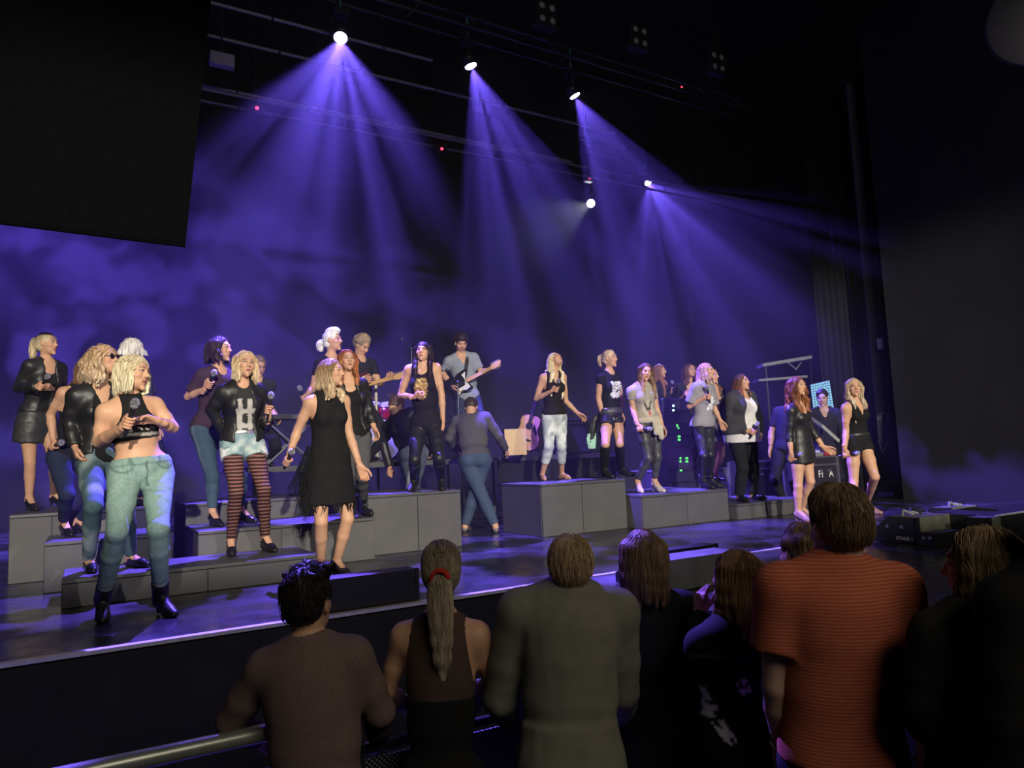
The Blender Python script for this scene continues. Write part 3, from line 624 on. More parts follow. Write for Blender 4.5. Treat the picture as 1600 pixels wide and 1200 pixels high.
            if op: F.cut([cone(N+ft*.10*s, P+u*.28*k+ft*.155*s*w, .045*s, op*s), cone(P+u*.28*k+ft*.155*s*w, P+u*(hem-.03)*s+ft*.16*s*w, op*s, op*1.2*s)], .01)
            if o.get('low'): F.plane(P+u*o['low']*s, u)
            fin(F)
        elif kd in ('trousers', 'shorts'):
            wv_ = o.get('waist', .085); ln = o.get('len', 1.93); prs = [grow(torso[0], t), grow(torso[1], t*.6)]+[grow(p, t) for p in glute]; lp = {}
            for n_ in 'RL':
                HJ, K, A_ = legs[n_][:3]; a1, a2 = legp[n_]; fl = o.get('flare', 0.)
                if ln <= 1: e = HJ+(K-HJ)*ln; r_ = (.088*hips+(.053-.088*hips)*ln)*s*lm+t; lp[n_] = ([cap(HJ, e, .088*s*lm*hips+t, r_+fl)], e, nrm(K-HJ), r_+fl)
                else: e = K+(A_-K)*(ln-1); lp[n_] = ([grow(p, t) for p in a1+a2[2:]]+[cone(K, K*.6+e*.4, .053*s*lm+t, .050*s*lm+t+fl*.5), cap(K*.6+e*.4, e, .050*s*lm+t+fl*.5, (.036*s*lm+t+fl))], e, nrm(A_-K), .036*s*lm+t+fl)
            F = Field(prs+[p for n_ in 'RL' for p in lp[n_][0]], hg, .03); F.add(prs, .045)
            for n_ in 'RL': F.add(lp[n_][0], .018)
            F.plane(P+up_*wv_*s, up_)
            fin(F)
        elif kd == 'skirt':
            pr = loft(P, Mp, [(v_, a_*s*w, b2*s*w, f2*s) for v_, a_, b2, f2 in o['prof']]); F = Field([pr], hg, .03); F.add([pr], 0)
            if o.get('pleat'):
                X, Y = F.ax[0][:, None, None]-P[0], F.ax[1][None, :, None]-P[1]; F.D += (o['pleat']*np.sin(np.arctan2(Y, X)*o.get('np', 12))).astype(np.float32)+0*F.D
            fin(F)
        elif kd in ('shoe', 'boot', 'sock'):
            for n_ in o.get('which', 'RL'):
                HJ, K, A_, fo, Fc = legs[n_]; fp_ = [grow(p, t*.6) for p in footp[n_]]; ln = o.get('len', .0)
                if kd == 'shoe':
                    F = Field(fp_, h*.75, .03); F.add(fp_[1:], .012)
                    if o.get('pump', 1): F.cut([cone(A_+ZUP*.03-fo*.008, Fc+fo*.055*s+ZUP*(.068*s+hh*.5), .036*s, .030*s)], .006)
                    F.D = F.D
                else:
                    e = A_+(K-A_)*ln; pr = [cone(A_, e, .040*s*lm+t, .040*s*lm+t+.014*min(1, ln*1.5))]+([grow(legp[n_][1][0], t), grow(legp[n_][1][2], t)] if ln > .5 else []); F = Field(fp_+pr, h*.85, .03); F.add(fp_, .015); F.add(pr, .02); F.cut([cone(e+nrm(K-A_)*.055, e+nrm(K-A_)*.16, .085, .085)], .004)
                if hh > .02: hp = Fc-fo*.058*s; F.add([cone(hp+ZUP*(.03+hh), hp+ZUP*.008, .024*s, o.get('heel', .009))], .008)
                F.plane(np.array([0, 0, Fc[2]+.002]), -ZUP)
                V, Q = F.mesh()
                if len(V): mesh_object(name, [(V, Q, np.tile(col, (len(V), 1)))], m, root)
        elif kd == 'belt':
            pr = [grow(torso[0], t), grow(torso[1], t*.9)]; F = Field(pr, hg*.8, .03); F.add(pr, .045); z = o.get('z', .08); F.plane(P+up_*(z+o.get('w', .018))*s, up_); F.plane(P+up_*(z-o.get('w', .018))*s, -up_); fin(F)
        elif kd == 'tied': # a shirt or jacket knotted round the hips: band and hanging panels
            pr = [grow(torso[0], t), grow(torso[1], t*.9)]; z = o.get('z', .06); F = Field(pr+[cone(P, P-up_*.4*s, .2, .2)], hg, .03); F.add(pr, .045); F.plane(P+up_*(z+.035)*s, up_); F.plane(P+up_*(z-.035)*s, -up_)
            for (x, y, l, r_) in o.get('tails', ()): 
                q0 = P+rp*x*s+fp*y*s+up_*z*s; F.add(chain([q0, q0-ZUP*l*.5+rp*x*.12+fp*y*.25, q0-ZUP*l+rp*x*.2+fp*y*.3], [r_*.6, r_, r_*.9]), .02)
            fin(F)
    if hair:
        for st in (hair if isinstance(hair, list) else [hair]): mesh_object(st.get('name', 'hair'), make_hair(HC, M, Hs, st, st.get('h', .0085), (N, rt, ft, u)), M_HAIR, root)
    if glasses:
        g = MB(); T = lambda x, y, z: local(root, HC+Hs*(M[0]*x+M[1]*y+M[2]*z)); cz, sn = math.cos(-root.rotation_euler.z), math.sin(-root.rotation_euler.z)
        T2 = lambda x, y, z: (lambda q: np.array([q[0]*cz-q[1]*sn, q[0]*sn+q[1]*cz, q[2]]))(T(x, y, z))
        for sd in (-1, 1):
            ring = [T2(sd*.031+.023*math.cos(a_), .100-.12*abs(sd*.031+.023*math.cos(a_))**1.0*.35, .010+.018*math.sin(a_)) for a_ in np.linspace(0, 2*math.pi, 13)]; g.tube(ring, .0022, 5); 
            if glasses == 'sunglasses': g.add(ring[:-1], [tuple(range(12))])
            g.tube([T2(sd*.054, .088, .016), T2(sd*.072, .03, .012), T2(sd*.074, -.005, .006)], .002, 5)
        g.tube([T2(-.009, .104, .014), T2(.009, .104, .014)], .002, 5); g.build(glasses, mat('dark_lens', (.02, .015, .015), .1, spec=.8), root)
    return J
BAND = 1.93
M_MIC = mat('mic_body', (.015, .015, .017), .35, spec=.5); M_GRILLE = mat('mic_grille', (.42, .42, .44), .4, metal=.7, bump=.6, bscale=900)
def mic(J, hand, label):
    G, m = J['hands'][hand]; o = G-m*.095; root = empty('microphone', o, label, 'microphone', 'handheld microphones of the singers')
    b = MB(); b.lathe([(.009, 0), (.0115, .004), (.012, .03), (.0155, .15), (.0195, .185), (.0195, .19)], (0, 0, 0), m, 12); b.build('handle', M_MIC, root, True)
    g = MB(); g.lathe([(.019, .188), (.025, .200), (.0265, .212), (.0265, .216), (.0285, .216), (.0285, .222), (.0265, .222), (.024, .235), (.017, .246), (.007, .251), (.001, .252)], (0, 0, 0), m, 14); g.build('grille', M_GRILLE, root, True)
    return root
# ------------------------------------------------------------------ the singers and the band
BLK = (.012, .012, .013); JEAN = (.07, .12, .17); LEA = (.016, .016, .018)
def pnoise(V, f, seed=0):
    rg = np.random.default_rng(seed); t = 0
    for i in range(4): k = rg.normal(size=3)*f*(1+.6*i); t = t+np.sin(V @ k+rg.uniform(0, 6)+1.2*np.sin(V @ k[::-1]*.7))/(1+.4*i)
    return t/2
def mix(C, m, col, a=1.):
    m = np.asarray(m, float)*a; C[:] = C*(1-m[:, None])+np.array(col)*m[:, None]
def faded(col, amt=.6, f=9, seed=3, thr=.1):
    def fn(V, L, C, J): mix(C, np.clip((pnoise(V*np.array([1, 1, .45]), f, seed)-thr)*1.5, 0, 1), col, amt)
    return fn
def front(L): return L[:, 1] > .0
def pat_hash(V, L, C, J):
    x, z = L[:, 0]-.005, L[:, 2]+.275; n = pnoise(V, 60, 5)*.006
    m = (np.abs(np.abs(x)-.040) < .019+n) & (np.abs(z) < .165) | (np.abs(np.abs(z)-.060) < .022+n) & (np.abs(x) < .105); mix(C, m & front(L), (.50, .48, .43), .9)
def pat_gold(V, L, C, J):
    x, z = L[:, 0]-.01, L[:, 2]+.26; m = ((x/.07)**2+(z/.12)**2 < 1+.35*pnoise(V, 40, 2)) & front(L); mix(C, m, (.50, .30, .10), .8); mix(C, m & (pnoise(V, 70, 4) > .45), (.85, .62, .30), .9); mix(C, m & (pnoise(V, 50, 9) < -.5), (.06, .03, .02), .8)
def pat_white(V, L, C, J):
    x, z = L[:, 0]+.01, L[:, 2]+.21; top = (np.abs(x) < .085) & (np.abs(z-.035) < .062); bot = (np.minimum(np.hypot(x-.045, z+.075), np.hypot(x+.045, z+.075)) < .046) | (np.hypot(x, z+.085) < .034)
    m = (top & (pnoise(V, 75, 6) > -.25) | bot & (pnoise(V, 60, 8) > -.75)) & front(L); mix(C, m, (.80, .80, .80), .95)
def pat_wolf(V, L, C, J):
    x, z = L[:, 0]-.01, L[:, 2]+.30; m = ((x/.075)**2+(z/.11)**2 < 1) & front(L); mix(C, m, (.50, .46, .36), .8); mix(C, m & (np.abs(np.abs(x)-.03-.3*(z-.03)) < .012) & (z > -.01), (.05, .05, .04), .9)
    mix(C, m & ((x/.035)**2+((z+.01)/.022)**2 < 1), (.04, .035, .03), .9); mix(C, m & ((x/.02)**2+((z+.065)/.04)**2 < 1), (.50, .10, .10), .9)
def pat_star(V, L, C, J):
    x, z = L[:, 0], L[:, 2]+.26; th = np.arctan2(x, z); r = np.hypot(x, z*.9); star = r < .045+.055*np.abs(((th*5/(2*math.pi)) % 1)-.5)*2; mix(C, star & front(L) & (pnoise(V, 60, 2) > -.7), (.85, .85, .86), .95)
def pat_band(V, L, C, J):
    hem = (V-J['P']) @ J['u']/J['s']; f = front(L); mix(C, f & (np.abs(hem-.245-.10*L[:, 0]) < .010), (.45, .42, .36), .85); mix(C, f & (np.abs(hem-.305-.05*L[:, 0]) < .036) & (pnoise(V, 85, 3) > .35) & (L[:, 0] < .11), (.62, .58, .46), .9)
def pat_dots(V, L, C, J): mix(C, (pnoise(V, 130, 3) > 1.0) & (L[:, 2] < -.1), (.30, .28, .30), .6)
def pat_stripes(V, L, C, J):
    z = V[:, 2]; mix(C, np.sin(z*2*math.pi/.034) > -.15, (.030, .014, .018), .95)
def pat_shorts(V, L, C, J):
    mix(C, np.clip(pnoise(V, 16, 4)+.2, 0, 1), (.62, .70, .66), .75); h = (V-J['P']) @ J['up']/J['s']; mix(C, (h < -.05) & (np.abs((V-J['P']) @ J['rp']) > .09) & (pnoise(V, 60, 7) > .0), (.88, .88, .84), .9)
def pat_bleach(V, L, C, J): mix(C, np.clip(pnoise(V*np.array([1, 1, .8]), 13, 4)+.35, 0, 1), (.78, .82, .80), .95); mix(C, (pnoise(V, 26, 7) > .95), (.12, .17, .20), .6)
def pat_denim_seams(V, L, C, J):
    p = J['P']; s = J['s']; x = (V-p) @ J['rp']/s; y = (V-p) @ J['fp']/s; z = (V-p) @ J['up']/s; f = y > .02; dk = (.085, .14, .13)
    mix(C, np.clip(pnoise(V*np.array([1, 1, .4]), 14, 12), 0, 1), (.30, .42, .38), .45)
    mix(C, f & (np.abs(x+.004) < .008) & (z > -.09) & (z < .07), dk, .8); mix(C, np.abs(z-.055) < .006, dk, .6); mix(C, f & (np.abs(np.hypot(x-.125*np.sign(x), z-.075)-.062) < .006) & (z < .06), dk, .75)
    mix(C, np.abs(y-.005-.0*z) < .007, dk, .35); mix(C, (z > .05) & (np.abs(np.abs(x)-.085) < .010), dk, .7); mix(C, f & (np.abs(z+.115+.25*np.abs(x)) < .007) & (np.abs(x) < .1), dk, .4)
    for k in 'RL':
        HJ, K, A_ = J['legs'][k][:3]; t = (V-K) @ nrm(A_-K)/np.linalg.norm(A_-K); m = np.linalg.norm(V-(K+np.outer(t, A_-K)), axis=1) < .14; mix(C, m & (t > .735) & (t < 1.2), (.36, .47, .43), .7); mix(C, m & (np.abs(t-.735) < .016), dk, .7); mix(C, m & (np.abs(t+.02) < .012), dk, .35); mix(C, m & (np.abs(t-.07) < .010), dk, .3)
def jeans(col=JEAN, **k): return ('trousers', dict(dict(name='jeans', col=col, mat=M_DENIM, t=.009), **k))
def leather_trousers(**k): return ('trousers', dict(dict(name='leather_trousers', col=LEA, mat=M_LEATHER, t=.007), **k))
def shoes(col=BLK, **k): return ('shoe', dict(dict(col=col, mat=M_SHOE, t=.006), **k))
def leather_jacket(**k): return ('jacket', dict(dict(col=LEA, mat=M_LEATHER, t=.022, sleeve=1.97, neck='v', open=.07, hem=.05, wr=1.8), **k))
BLOND = (.62, .50, .32); PLAT = (.74, .70, .64); BRUN = (.055, .030, .018); BROWN = (.16, .085, .045); RED = (.28, .085, .035); AUB = (.15, .055, .028)

# far group, tallest riser first
J = person('blonde woman with a ponytail in a leather jacket and short skirt on the tallest riser', 1.70, [(47, 799), (87, 791)], (58, 650), (72, 566), (74, 538), 30, level=.6, hyaw=52, hh=.06,
    ra=[(29, 606, .03), (58, 604, -.17)], la=[(96, 608, .05), (83, 606, -.17)], gripr=(77, 584, -.02), kr=(47, 725), kl=(86, 722),
    wear=[('top', dict(col=BLK, sleeve=0, neck='scoop', hem=.0)), leather_jacket(), ('skirt', dict(col=(.03, .03, .032), mat=M_LEATHER, prof=[(-.27, .205, .15, 0), (-.05, .20, .145, 0), (.10, .15, .11, 0)])), ('shoe', dict(name='strappy_heel', col=BLK, mat=M_SHOE, t=.005))],
    hair=[dict(kind='pony', col=BLOND, len=.22, vol=.9, wave=.01, tz=.06, r=.03)])
mic(J, 'R', 'black microphone in both hands of the ponytail singer in leather')
J = person('woman with one bare arm hidden behind the curly singer in sunglasses', 1.66, [(101, 838), (126, 836)], (108, 712), (127, 607), (143, 577), 30, level=.4, hyaw=70, hh=.05,
    ra=[(79, 648, .04), (83, 685, -.06)], gripr=(103, 688, -.1), kr=(104, 772),
    wear=[('top', dict(col=BLK, sleeve=0, hem=-.02)), jeans((.020, .028, .06), name='dark_jeans', len=1.9), shoes()], hair=dict(kind='long', col=BROWN, len=.2, wave=.01))
mic(J, 'R', 'microphone in the lowered hand of the singer with one bare arm')
J = person('woman with pale curled hair standing behind the teal-jeans singer', 1.72, [(214, 791), (240, 789)], (221, 664), (213, 584), (209, 548), 150, level=.6, hyaw=150,
    wear=[('top', dict(col=(.03, .03, .05), sleeve=1.5, hem=-.05)), jeans((.02, .025, .05)), shoes()], hair=dict(kind='bob', col=PLAT, len=.06, wave=.006, vol=1.05, frizz=1.5))
J = person('curly blonde woman in sunglasses, black top and leather jacket on the low riser', 1.73, [(139, 893), (208, 886)], (161, 716), (152, 606), (163, 563), 22, level=.2, hyaw=50, hpit=8, glasses='sunglasses',
    ra=[(109, 662, .02), (117, 698, -.06), (121, 716, -.03)], la=[(183, 668, .05), (190, 716, -.1)], kr=(146, 790), kl=(196, 790), curl=.6,
    wear=[('top', dict(col=BLK, sleeve=0, neck='v', hem=-.03)), leather_jacket(open=.10), jeans((.060, .105, .125), pat=faded((.30, .38, .38), .6)), shoes()],
    hair=dict(kind='long', col=(.52, .34, .19), tipcol=(.66, .50, .34), len=.22, wave=.03, vol=1.2, curl=1, frizz=2.5))
J = person('short-bobbed blonde woman in a black crop top and pale teal jeans at the stage edge', 1.69, [(160, 968), (254, 961)], (221, 738), (202, 626), (209, 583), 14, hyaw=54, hpit=-4, hrol=4, hips=1.10, wide=1.04, hh=.05, h=.010, headvox=.0052,
    ra=[(154, 690, .0), (192, 668, -.20), (206, 656, -.05)], la=[(270, 668, .0), (246, 658, -.19), (226, 652, -.06)], gripr=(212, 626, -.02), kr=(183, 830), kl=(247, 826),
    wear=[jeans((.20, .31, .285), pat=pat_denim_seams, hg=.0085, waist=.10, len=1.80, t=.008, flare=.004, wr=1.5, wf=34), ('top', dict(name='crop_top', col=BLK, sleeve=0, neck='halter', hem=.215, pat=pat_band)), ('boot', dict(name='ankle_boot', col=BLK, mat=M_LEATHER, len=.24))],
    hair=dict(kind='bob', col=(.66, .56, .36), tipcol=(.80, .72, .50), len=.135, vol=1.08, strands=380, fr=.4, h=.007))
mic(J, 'R', 'microphone clasped in both hands of the crop-top singer')
J = person('dark-haired woman in a plum T-shirt and slim blue jeans beside the blonde in shorts', 1.72, [(334, 823), (380, 818)], (328, 668), (341, 580), (344, 546), 35, level=.4, hyaw=60, hh=.06,
    ra=[(294, 620, .06), (321, 608, -.14), (328, 600, -.03)], gripr=(336, 578, -.05), kr=(332, 745), kl=(376, 745),
    wear=[('top', dict(name='t_shirt', col=(.055, .030, .045), sleeve=.75, t=.014, flare=.006, hem=-.01, slack=.012)), jeans((.055, .10, .135), len=1.88, pat=faded((.20, .28, .30), .4)), shoes()],
    hair=dict(kind='bob', col=(.035, .018, .020), len=.13, vol=1.25, wave=.015, curl=1, frizz=2))
mic(J, 'R', 'microphone raised by the dark-haired singer in the plum T-shirt')
J = person('blonde woman in ripped denim shorts and striped tights with a leather jacket', 1.70, [(361, 867), (417, 862)], (379, 690), (377, 603), (383, 570), 14, level=.2, hyaw=20, hrol=6, hh=.055, h=.010, headvox=.0052,
    ra=[(331, 640, .02), (352, 678, .10)], la=[(412, 668, .02), (419, 652, -.19), (420, 640, -.03)], gripl=(425, 605, -.01), kr=(369, 768), kl=(412, 764),
    wear=[('trousers', dict(name='striped_tights', col=(.27, .125, .105), mat=M_TIGHTS, t=.004, len=1.97, wr=0, waist=.02)), ('shorts', dict(name='denim_shorts', col=(.22, .34, .36), mat=M_DENIM, t=.014, len=.30, flare=.014, waist=.12, pat=pat_shorts)),
          ('top', dict(name='printed_t_shirt', col=(.035, .034, .036), sleeve=.4, hem=.03, t=.012, pat=pat_hash, hg=.0085)), leather_jacket(open=.085, hem=-.01), ('belt', dict(col=(.25, .22, .18), mat=M_SHINY, t=.017, z=.085)), shoes()],
    hair=dict(kind='bob', col=(.58, .42, .24), tipcol=(.72, .58, .38), len=.16, vol=1.0, strands=320, h=.0075))
mic(J, 'L', 'upright black microphone held by the singer in striped tights')

JF = J = person('fair-haired woman in a sleeveless black fringed dress beside the dark box', 1.70, [(503, 903), (530, 901)], (515, 718), (511, 618), (519, 583), 24, hyaw=60, hpit=2, hh=.05, h=.010, headvox=.0052, curl=.5,
    ra=[(466, 670, .02), (453, 707, -.05), (449, 722, .0)], la=[(545, 676, .0), (562, 728, -.08), (571, 748, .0)], gripr=(455, 708, -.06), kr=(502, 815), kl=(543, 811), palml=FWH*-1.,
    wear=[('dress', dict(name='dress', col=BLK, sleeve=0, neck='crew', hem=-.3, t=.014, arm=.03, skirt=[(-.355, .215, .155, .01), (-.1, .19, .145, 0), (.05, .165, .125, 0), (.2, .13, .1, 0)])), ('shoe', dict(name='platform_shoe', col=BLK, mat=M_SHOE, t=.012, heel=.02))],
    hair=dict(kind='long', col=(.27, .165, .085), tipcol=(.56, .43, .27), len=.24, wave=.016, vol=1.02, strands=380, h=.0075, fl=.3))
mic(J, 'R', 'microphone hanging from the hand of the fringe-dress singer')
J = person('white-blonde woman with swept-up hair behind the fringe-dress singer', 1.74, [(514, 772), (540, 770)], (524, 645), (517, 560), (520, 533), 35, level=.6, hyaw=62, hpit=3,
    ra=[(489, 606, .03), (479, 618, -.18)], gripr=(466, 601, -.05), wear=[('top', dict(col=BLK, sleeve=.5, neck='scoop', hem=-.02)), leather_trousers(), shoes()],
    hair=[dict(kind='pomp', col=(.86, .84, .82), len=.10, tz=.0, vol=1.1, r=.035)], hh=.04)
mic(J, 'R', 'microphone held out by the swept-up white-blonde singer')
J = person('long-haired redhead in a black scoop top, leather jacket and grey trousers', 1.66, [(546, 809), (570, 805)], (553, 682), (543, 596), (543, 564), 15, level=.4, hyaw=14, hpit=6, hh=.05,
    la=[(577, 642, .0), (585, 670, -.09), (592, 686, -.02)], ra=[(528, 645, .0), (530, 690, 0.)], kl=(566, 745), curl=.6,
    wear=[('top', dict(col=BLK, sleeve=0, neck='scoop', hem=-.02)), leather_jacket(open=.09, sleeve=1.75), ('trousers', dict(name='grey_trousers', col=(.085, .085, .09), t=.01, len=1.7)), ('boot', dict(name='ankle_boot', col=BLK, mat=M_LEATHER, len=.35))],
    hair=dict(kind='long', col=RED, tipcol=(.42, .15, .06), len=.26, wave=.012, vol=1.0))
J = person('woman with long dark straight hair and fringe in a gold-printed black tank top', 1.70, [(647, 768), (690, 766)], (666, 664), (660, 569), (661, 551), -8, level=.6, hyaw=-12, hpit=10, hh=.06,
    ra=[(626, 618, .04), (648, 620, -.19), (655, 618, -.02)], la=[(690, 618, .0), (692, 655, -.02)], gripr=(668, 600, -.12), kr=(648, 718), kl=(686, 716),
    wear=[('top', dict(name='tank_top', col=(.014, .012, .015), sleeve=0, neck='scoop', hem=-.05, t=.014, slack=.018, pat=pat_gold, hg=.009)), leather_trousers(), ('boot', dict(name='tall_boot', col=BLK, mat=M_LEATHER, len=.85))],
    hair=dict(kind='long', col=(.022, .011, .013), len=.34, vol=1.0, fringe=1, fr=.2, fl=1.5))
# right-hand group
J = person('barefoot blonde woman throwing her head back, in a black vest and bleached jeans', 1.62, [(848, 751), (880, 749)], (866, 651), (864, 584), (868, 563), 22, level=.6, hyaw=42, hpit=38,
    ra=[(838, 623, .03), (862, 611, -.17), (869, 608, -.03)], la=[(884, 627, .03), (903, 646, -.04), (912, 653, 0)], gripr=(872, 598, -.04), kr=(858, 698), kl=(877, 698),
    wear=[('top', dict(name='vest', col=(.016, .013, .016), sleeve=0, neck='v', hem=.03, t=.022)), jeans((.42, .47, .47), len=1.55, t=.013, pat=pat_bleach, waist=.09, flare=.008, wr=2)],
    hair=dict(kind='long', col=(.72, .58, .36), tipcol=(.80, .68, .46), len=.50, wave=.018, vol=1.0, front=1.5, fr=.2))
mic(J, 'R', 'microphone held to the chest of the barefoot singer')
J18 = J = person('blonde ponytail woman in white-printed black T-shirt, leather shorts and knee boots', 1.70, [(947, 747), (975, 745)], (956, 648), (951, 583), (953, 561), 42, level=.6, hyaw=58, hh=.05,
    ra=[(935, 622, .04), (941, 648, -.03), (943, 657, 0)], la=[(970, 622, .0), (971, 648, -.1)], gripr=(956, 655, -.05), kr=(946, 695), kl=(968, 694),
    wear=[('top', dict(name='printed_t_shirt', col=BLK, sleeve=.3, hem=.05, t=.012, slack=.012, pat=pat_white, hg=.009)), ('shorts', dict(name='leather_shorts', col=LEA, mat=M_LEATHER, t=.016, len=.33, flare=.02, waist=.10)), ('belt', dict(col=(.5, .48, .42), mat=M_SHINY, t=.02, z=.075)),
          ('tied', dict(name='fringed_sash', col=(.05, .05, .055), mat=M_LEATHER, t=.024, z=.05, tails=((-.13, .04, .22, .035), (.15, -.03, .30, .03), (.10, -.08, .34, .03)))), ('boot', dict(name='knee_boot', col=BLK, mat=M_LEATHER, len=1.02))],
    hair=[dict(kind='pony', col=(.60, .44, .27), len=.13, vol=.9, tz=.05, r=.03, strands=120)])
mic(J, 'R', 'microphone with a pale grille hanging by the leather-shorts singer')
J = person('woman with long hair in a pale wolf-print T-shirt with a shirt tied round her hips', 1.70, [(998, 770), (1026, 769)], (1012, 658), (1001, 602), (1008, 582), 28, level=.4, hyaw=20, hpit=-6, hrol=8, hh=.075,
    ra=[(989, 638, .02), (996, 663, -.13), (1001, 672, -.03)], la=[(1027, 642, .0), (1035, 667, -.08)], gripr=(1018, 670, -.06), kr=(1013, 716), kl=(1027, 714),
    wear=[('top', dict(name='printed_t_shirt', col=(.36, .33, .27), sleeve=.5, hem=-.02, t=.012, slack=.016, pat=pat_wolf, hg=.009)), leather_trousers(col=(.05, .05, .052), len=1.9), ('tied', dict(name='tied_shirt', col=(.50, .45, .34), t=.02, z=.02, tails=((-.02, .12, .18, .035), (-.08, .12, .24, .04)))), shoes((.62, .52, .48))],
    hair=dict(kind='long', col=(.11, .055, .035), tipcol=(.34, .20, .11), len=.36, wave=.012, vol=1.0))
mic(J, 'R', 'microphone lowered by the wolf-print singer')
J = person('woman in black seen side-on raising a microphone behind the wolf-print singer', 1.70, [(1047, 734), (1056, 733)], (1042, 655), (1031, 598), (1031, 580), 72, level=.6, d=12.3, hyaw=82, ra=[(1040, 624, .03), (1050, 612, -.1)], gripr=(1052, 602, -.02),
    wear=[('top', dict(col=(.02, .018, .024), sleeve=1.9, hem=-.02)), ('trousers', dict(col=(.02, .02, .026), t=.008)), shoes()], hair=dict(kind='long', col=(.30, .14, .07), len=.48, wave=.012), h=.014)
mic(J, 'R', 'microphone raised by the side-on singer in black')
J = person('woman with big dark wavy hair in black beside the star-shirt singer', 1.72, [(1070, 733), (1082, 733)], (1076, 655), (1075, 599), (1079, 580), 12, level=.6, d=11.9, hyaw=25, hpit=12, hrol=6, ra=[(1061, 628, .03), (1068, 618, -.18)], la=[(1090, 628, 0), (1080, 620, -.18)],
    wear=[('top', dict(col=(.02, .018, .022), sleeve=1.5, neck='v', hem=-.02)), ('trousers', dict(col=(.015, .015, .02), t=.008)), shoes()], hair=dict(kind='long', col=(.12, .05, .035), len=.26, wave=.03, vol=1.3, curl=1, frizz=2.5), h=.014)
J = person('woman in a dark leather jacket and short skirt half hidden behind the star-shirt singer', 1.66, [(1112, 753), (1119, 752)], (1117, 664), (1113, 606), (1112, 588), 45, level=.4, d=10.1, hyaw=60, la=[(1130, 645, .02), (1133, 672, -.05)],
    wear=[leather_jacket(open=.06), ('skirt', dict(col=(.02, .02, .022), mat=M_LEATHER, prof=[(-.24, .20, .15, 0), (-.05, .198, .14, 0), (.10, .15, .11, 0)])), shoes()], hair=dict(kind='long', col=(.16, .07, .045), len=.32, wave=.012), h=.014)
J = person('woman with shoulder-length hair in a loose grey star-print T-shirt and leather trousers', 1.70, [(1101, 764), (1113, 762)], (1099, 664), (1098, 600), (1104, 581), 55, level=.4, hyaw=72, hpit=6, hh=.05,
    ra=[(1077, 635, .05), (1099, 622, -.12), (1108, 619, -.04)], la=[(1117, 640, .0), (1125, 657, -.02)], gripr=(1104, 604, -.02), kr=(1099, 712), kl=(1109, 710),
    wear=[('top', dict(name='printed_t_shirt', col=(.30, .29, .31), sleeve=.8, t=.024, flare=.012, hem=-.02, loose=.012, slack=.025, pat=pat_star, hg=.009)), leather_trousers(), ('boot', dict(name='ankle_boot', col=BLK, mat=M_LEATHER, len=.25))],
    hair=dict(kind='bob', col=(.46, .28, .20), tipcol=(.55, .38, .28), len=.16, vol=1.05, wave=.006))
mic(J, 'R', 'microphone held against the star-print T-shirt')
J = person('stout woman with long brown hair in a grey blazer and white blouse', 1.69, [(1158, 784), (1180, 781)], (1160, 679), (1157, 615), (1159, 598), 45, level=.2, hyaw=62, hpit=8, wide=1.42, hips=1.1, bust=1.3,
    ra=[(1141, 664, .03), (1168, 674, -.20), (1176, 675, -.03)], la=[(1185, 655, .05), (1186, 675, -.12)], gripr=(1184, 662, -.03),
    wear=[('top', dict(name='white_blouse', col=(.80, .78, .74), sleeve=.4, t=.026, hem=-.06, neck='scoop', pat=pat_dots, skirt=[(-.10, .265, .215, 0), (.1, .25, .215, .01), (.3, .19, .16, 0)])), ('jacket', dict(name='blazer', col=(.055, .055, .062), sleeve=1.97, t=.034, hem=.03, neck='v', open=.11, skirt=[(.02, .285, .235, 0), (.1, .275, .235, .01), (.3, .215, .18, 0)])),
          ('trousers', dict(name='black_trousers', col=(.016, .016, .018), t=.014, len=1.93, flare=.012)), shoes(pump=0)],
    hair=dict(kind='long', col=(.13, .065, .04), tipcol=(.36, .13, .06), len=.34, vol=1.0))
mic(J, 'R', 'microphone pointing down from the hand of the blazer singer')
J = person('woman with long auburn waves in a tight black leather dress on the stage floor', 1.72, [(1252, 816), (1258, 812)], (1251, 694), (1244, 633), (1246, 604), 64, hyaw=56, hh=.06, h=.011,
    ra=[(1233, 680, .0), (1236, 707, -.10), (1238, 717, -.01)], la=[(1270, 676, .0), (1287, 699, -.08), (1297, 705, 0)], gripr=(1247, 712, -.06), kr=(1247, 760), kl=(1266, 752),
    wear=[('dress', dict(name='leather_dress', col=(.018, .018, .02), mat=M_LEATHER, sleeve=1.45, neck='scoop', hem=-.3, t=.010, skirt=[(-.225, .192, .14, .01), (-.1, .198, .145, 0), (.05, .172, .125, 0), (.2, .125, .095, 0)])), shoes((.30, .18, .13))],
    hair=dict(kind='long', col=AUB, tipcol=(.26, .095, .045), len=.36, wave=.022, vol=1.12, curl=1, frizz=2))
mic(J, 'R', 'microphone at the hip of the singer in the leather dress')
J = person('blonde woman in a black playsuit at the far end of the singers', 1.71, [(1338, 812), (1359, 803)], (1341, 690), (1334, 629), (1334, 606), 48, hyaw=18, hh=.06, h=.011,
    ra=[(1322, 672, .03), (1320, 702, -.09), (1323, 712, 0)], la=[(1349, 668, .1), (1346, 694, .12)], gripr=(1334, 709, -.04), kr=(1334, 751), kl=(1367, 745),
    wear=[('top', dict(name='playsuit_top', col=BLK, sleeve=0, neck='v', hem=.02, t=.012)), ('shorts', dict(name='playsuit_shorts', col=(.014, .014, .016), t=.013, len=.26, flare=.012, waist=.11)), ('belt', dict(col=(.03, .03, .03), mat=M_LEATHER, t=.017, z=.095)), shoes((.35, .20, .15))],
    hair=dict(kind='long', col=(.50, .36, .22), tipcol=(.62, .50, .36), len=.46, wave=.016, front=0, fr=1, vol=.95))
mic(J, 'R', 'microphone at the thigh of the singer in the playsuit')
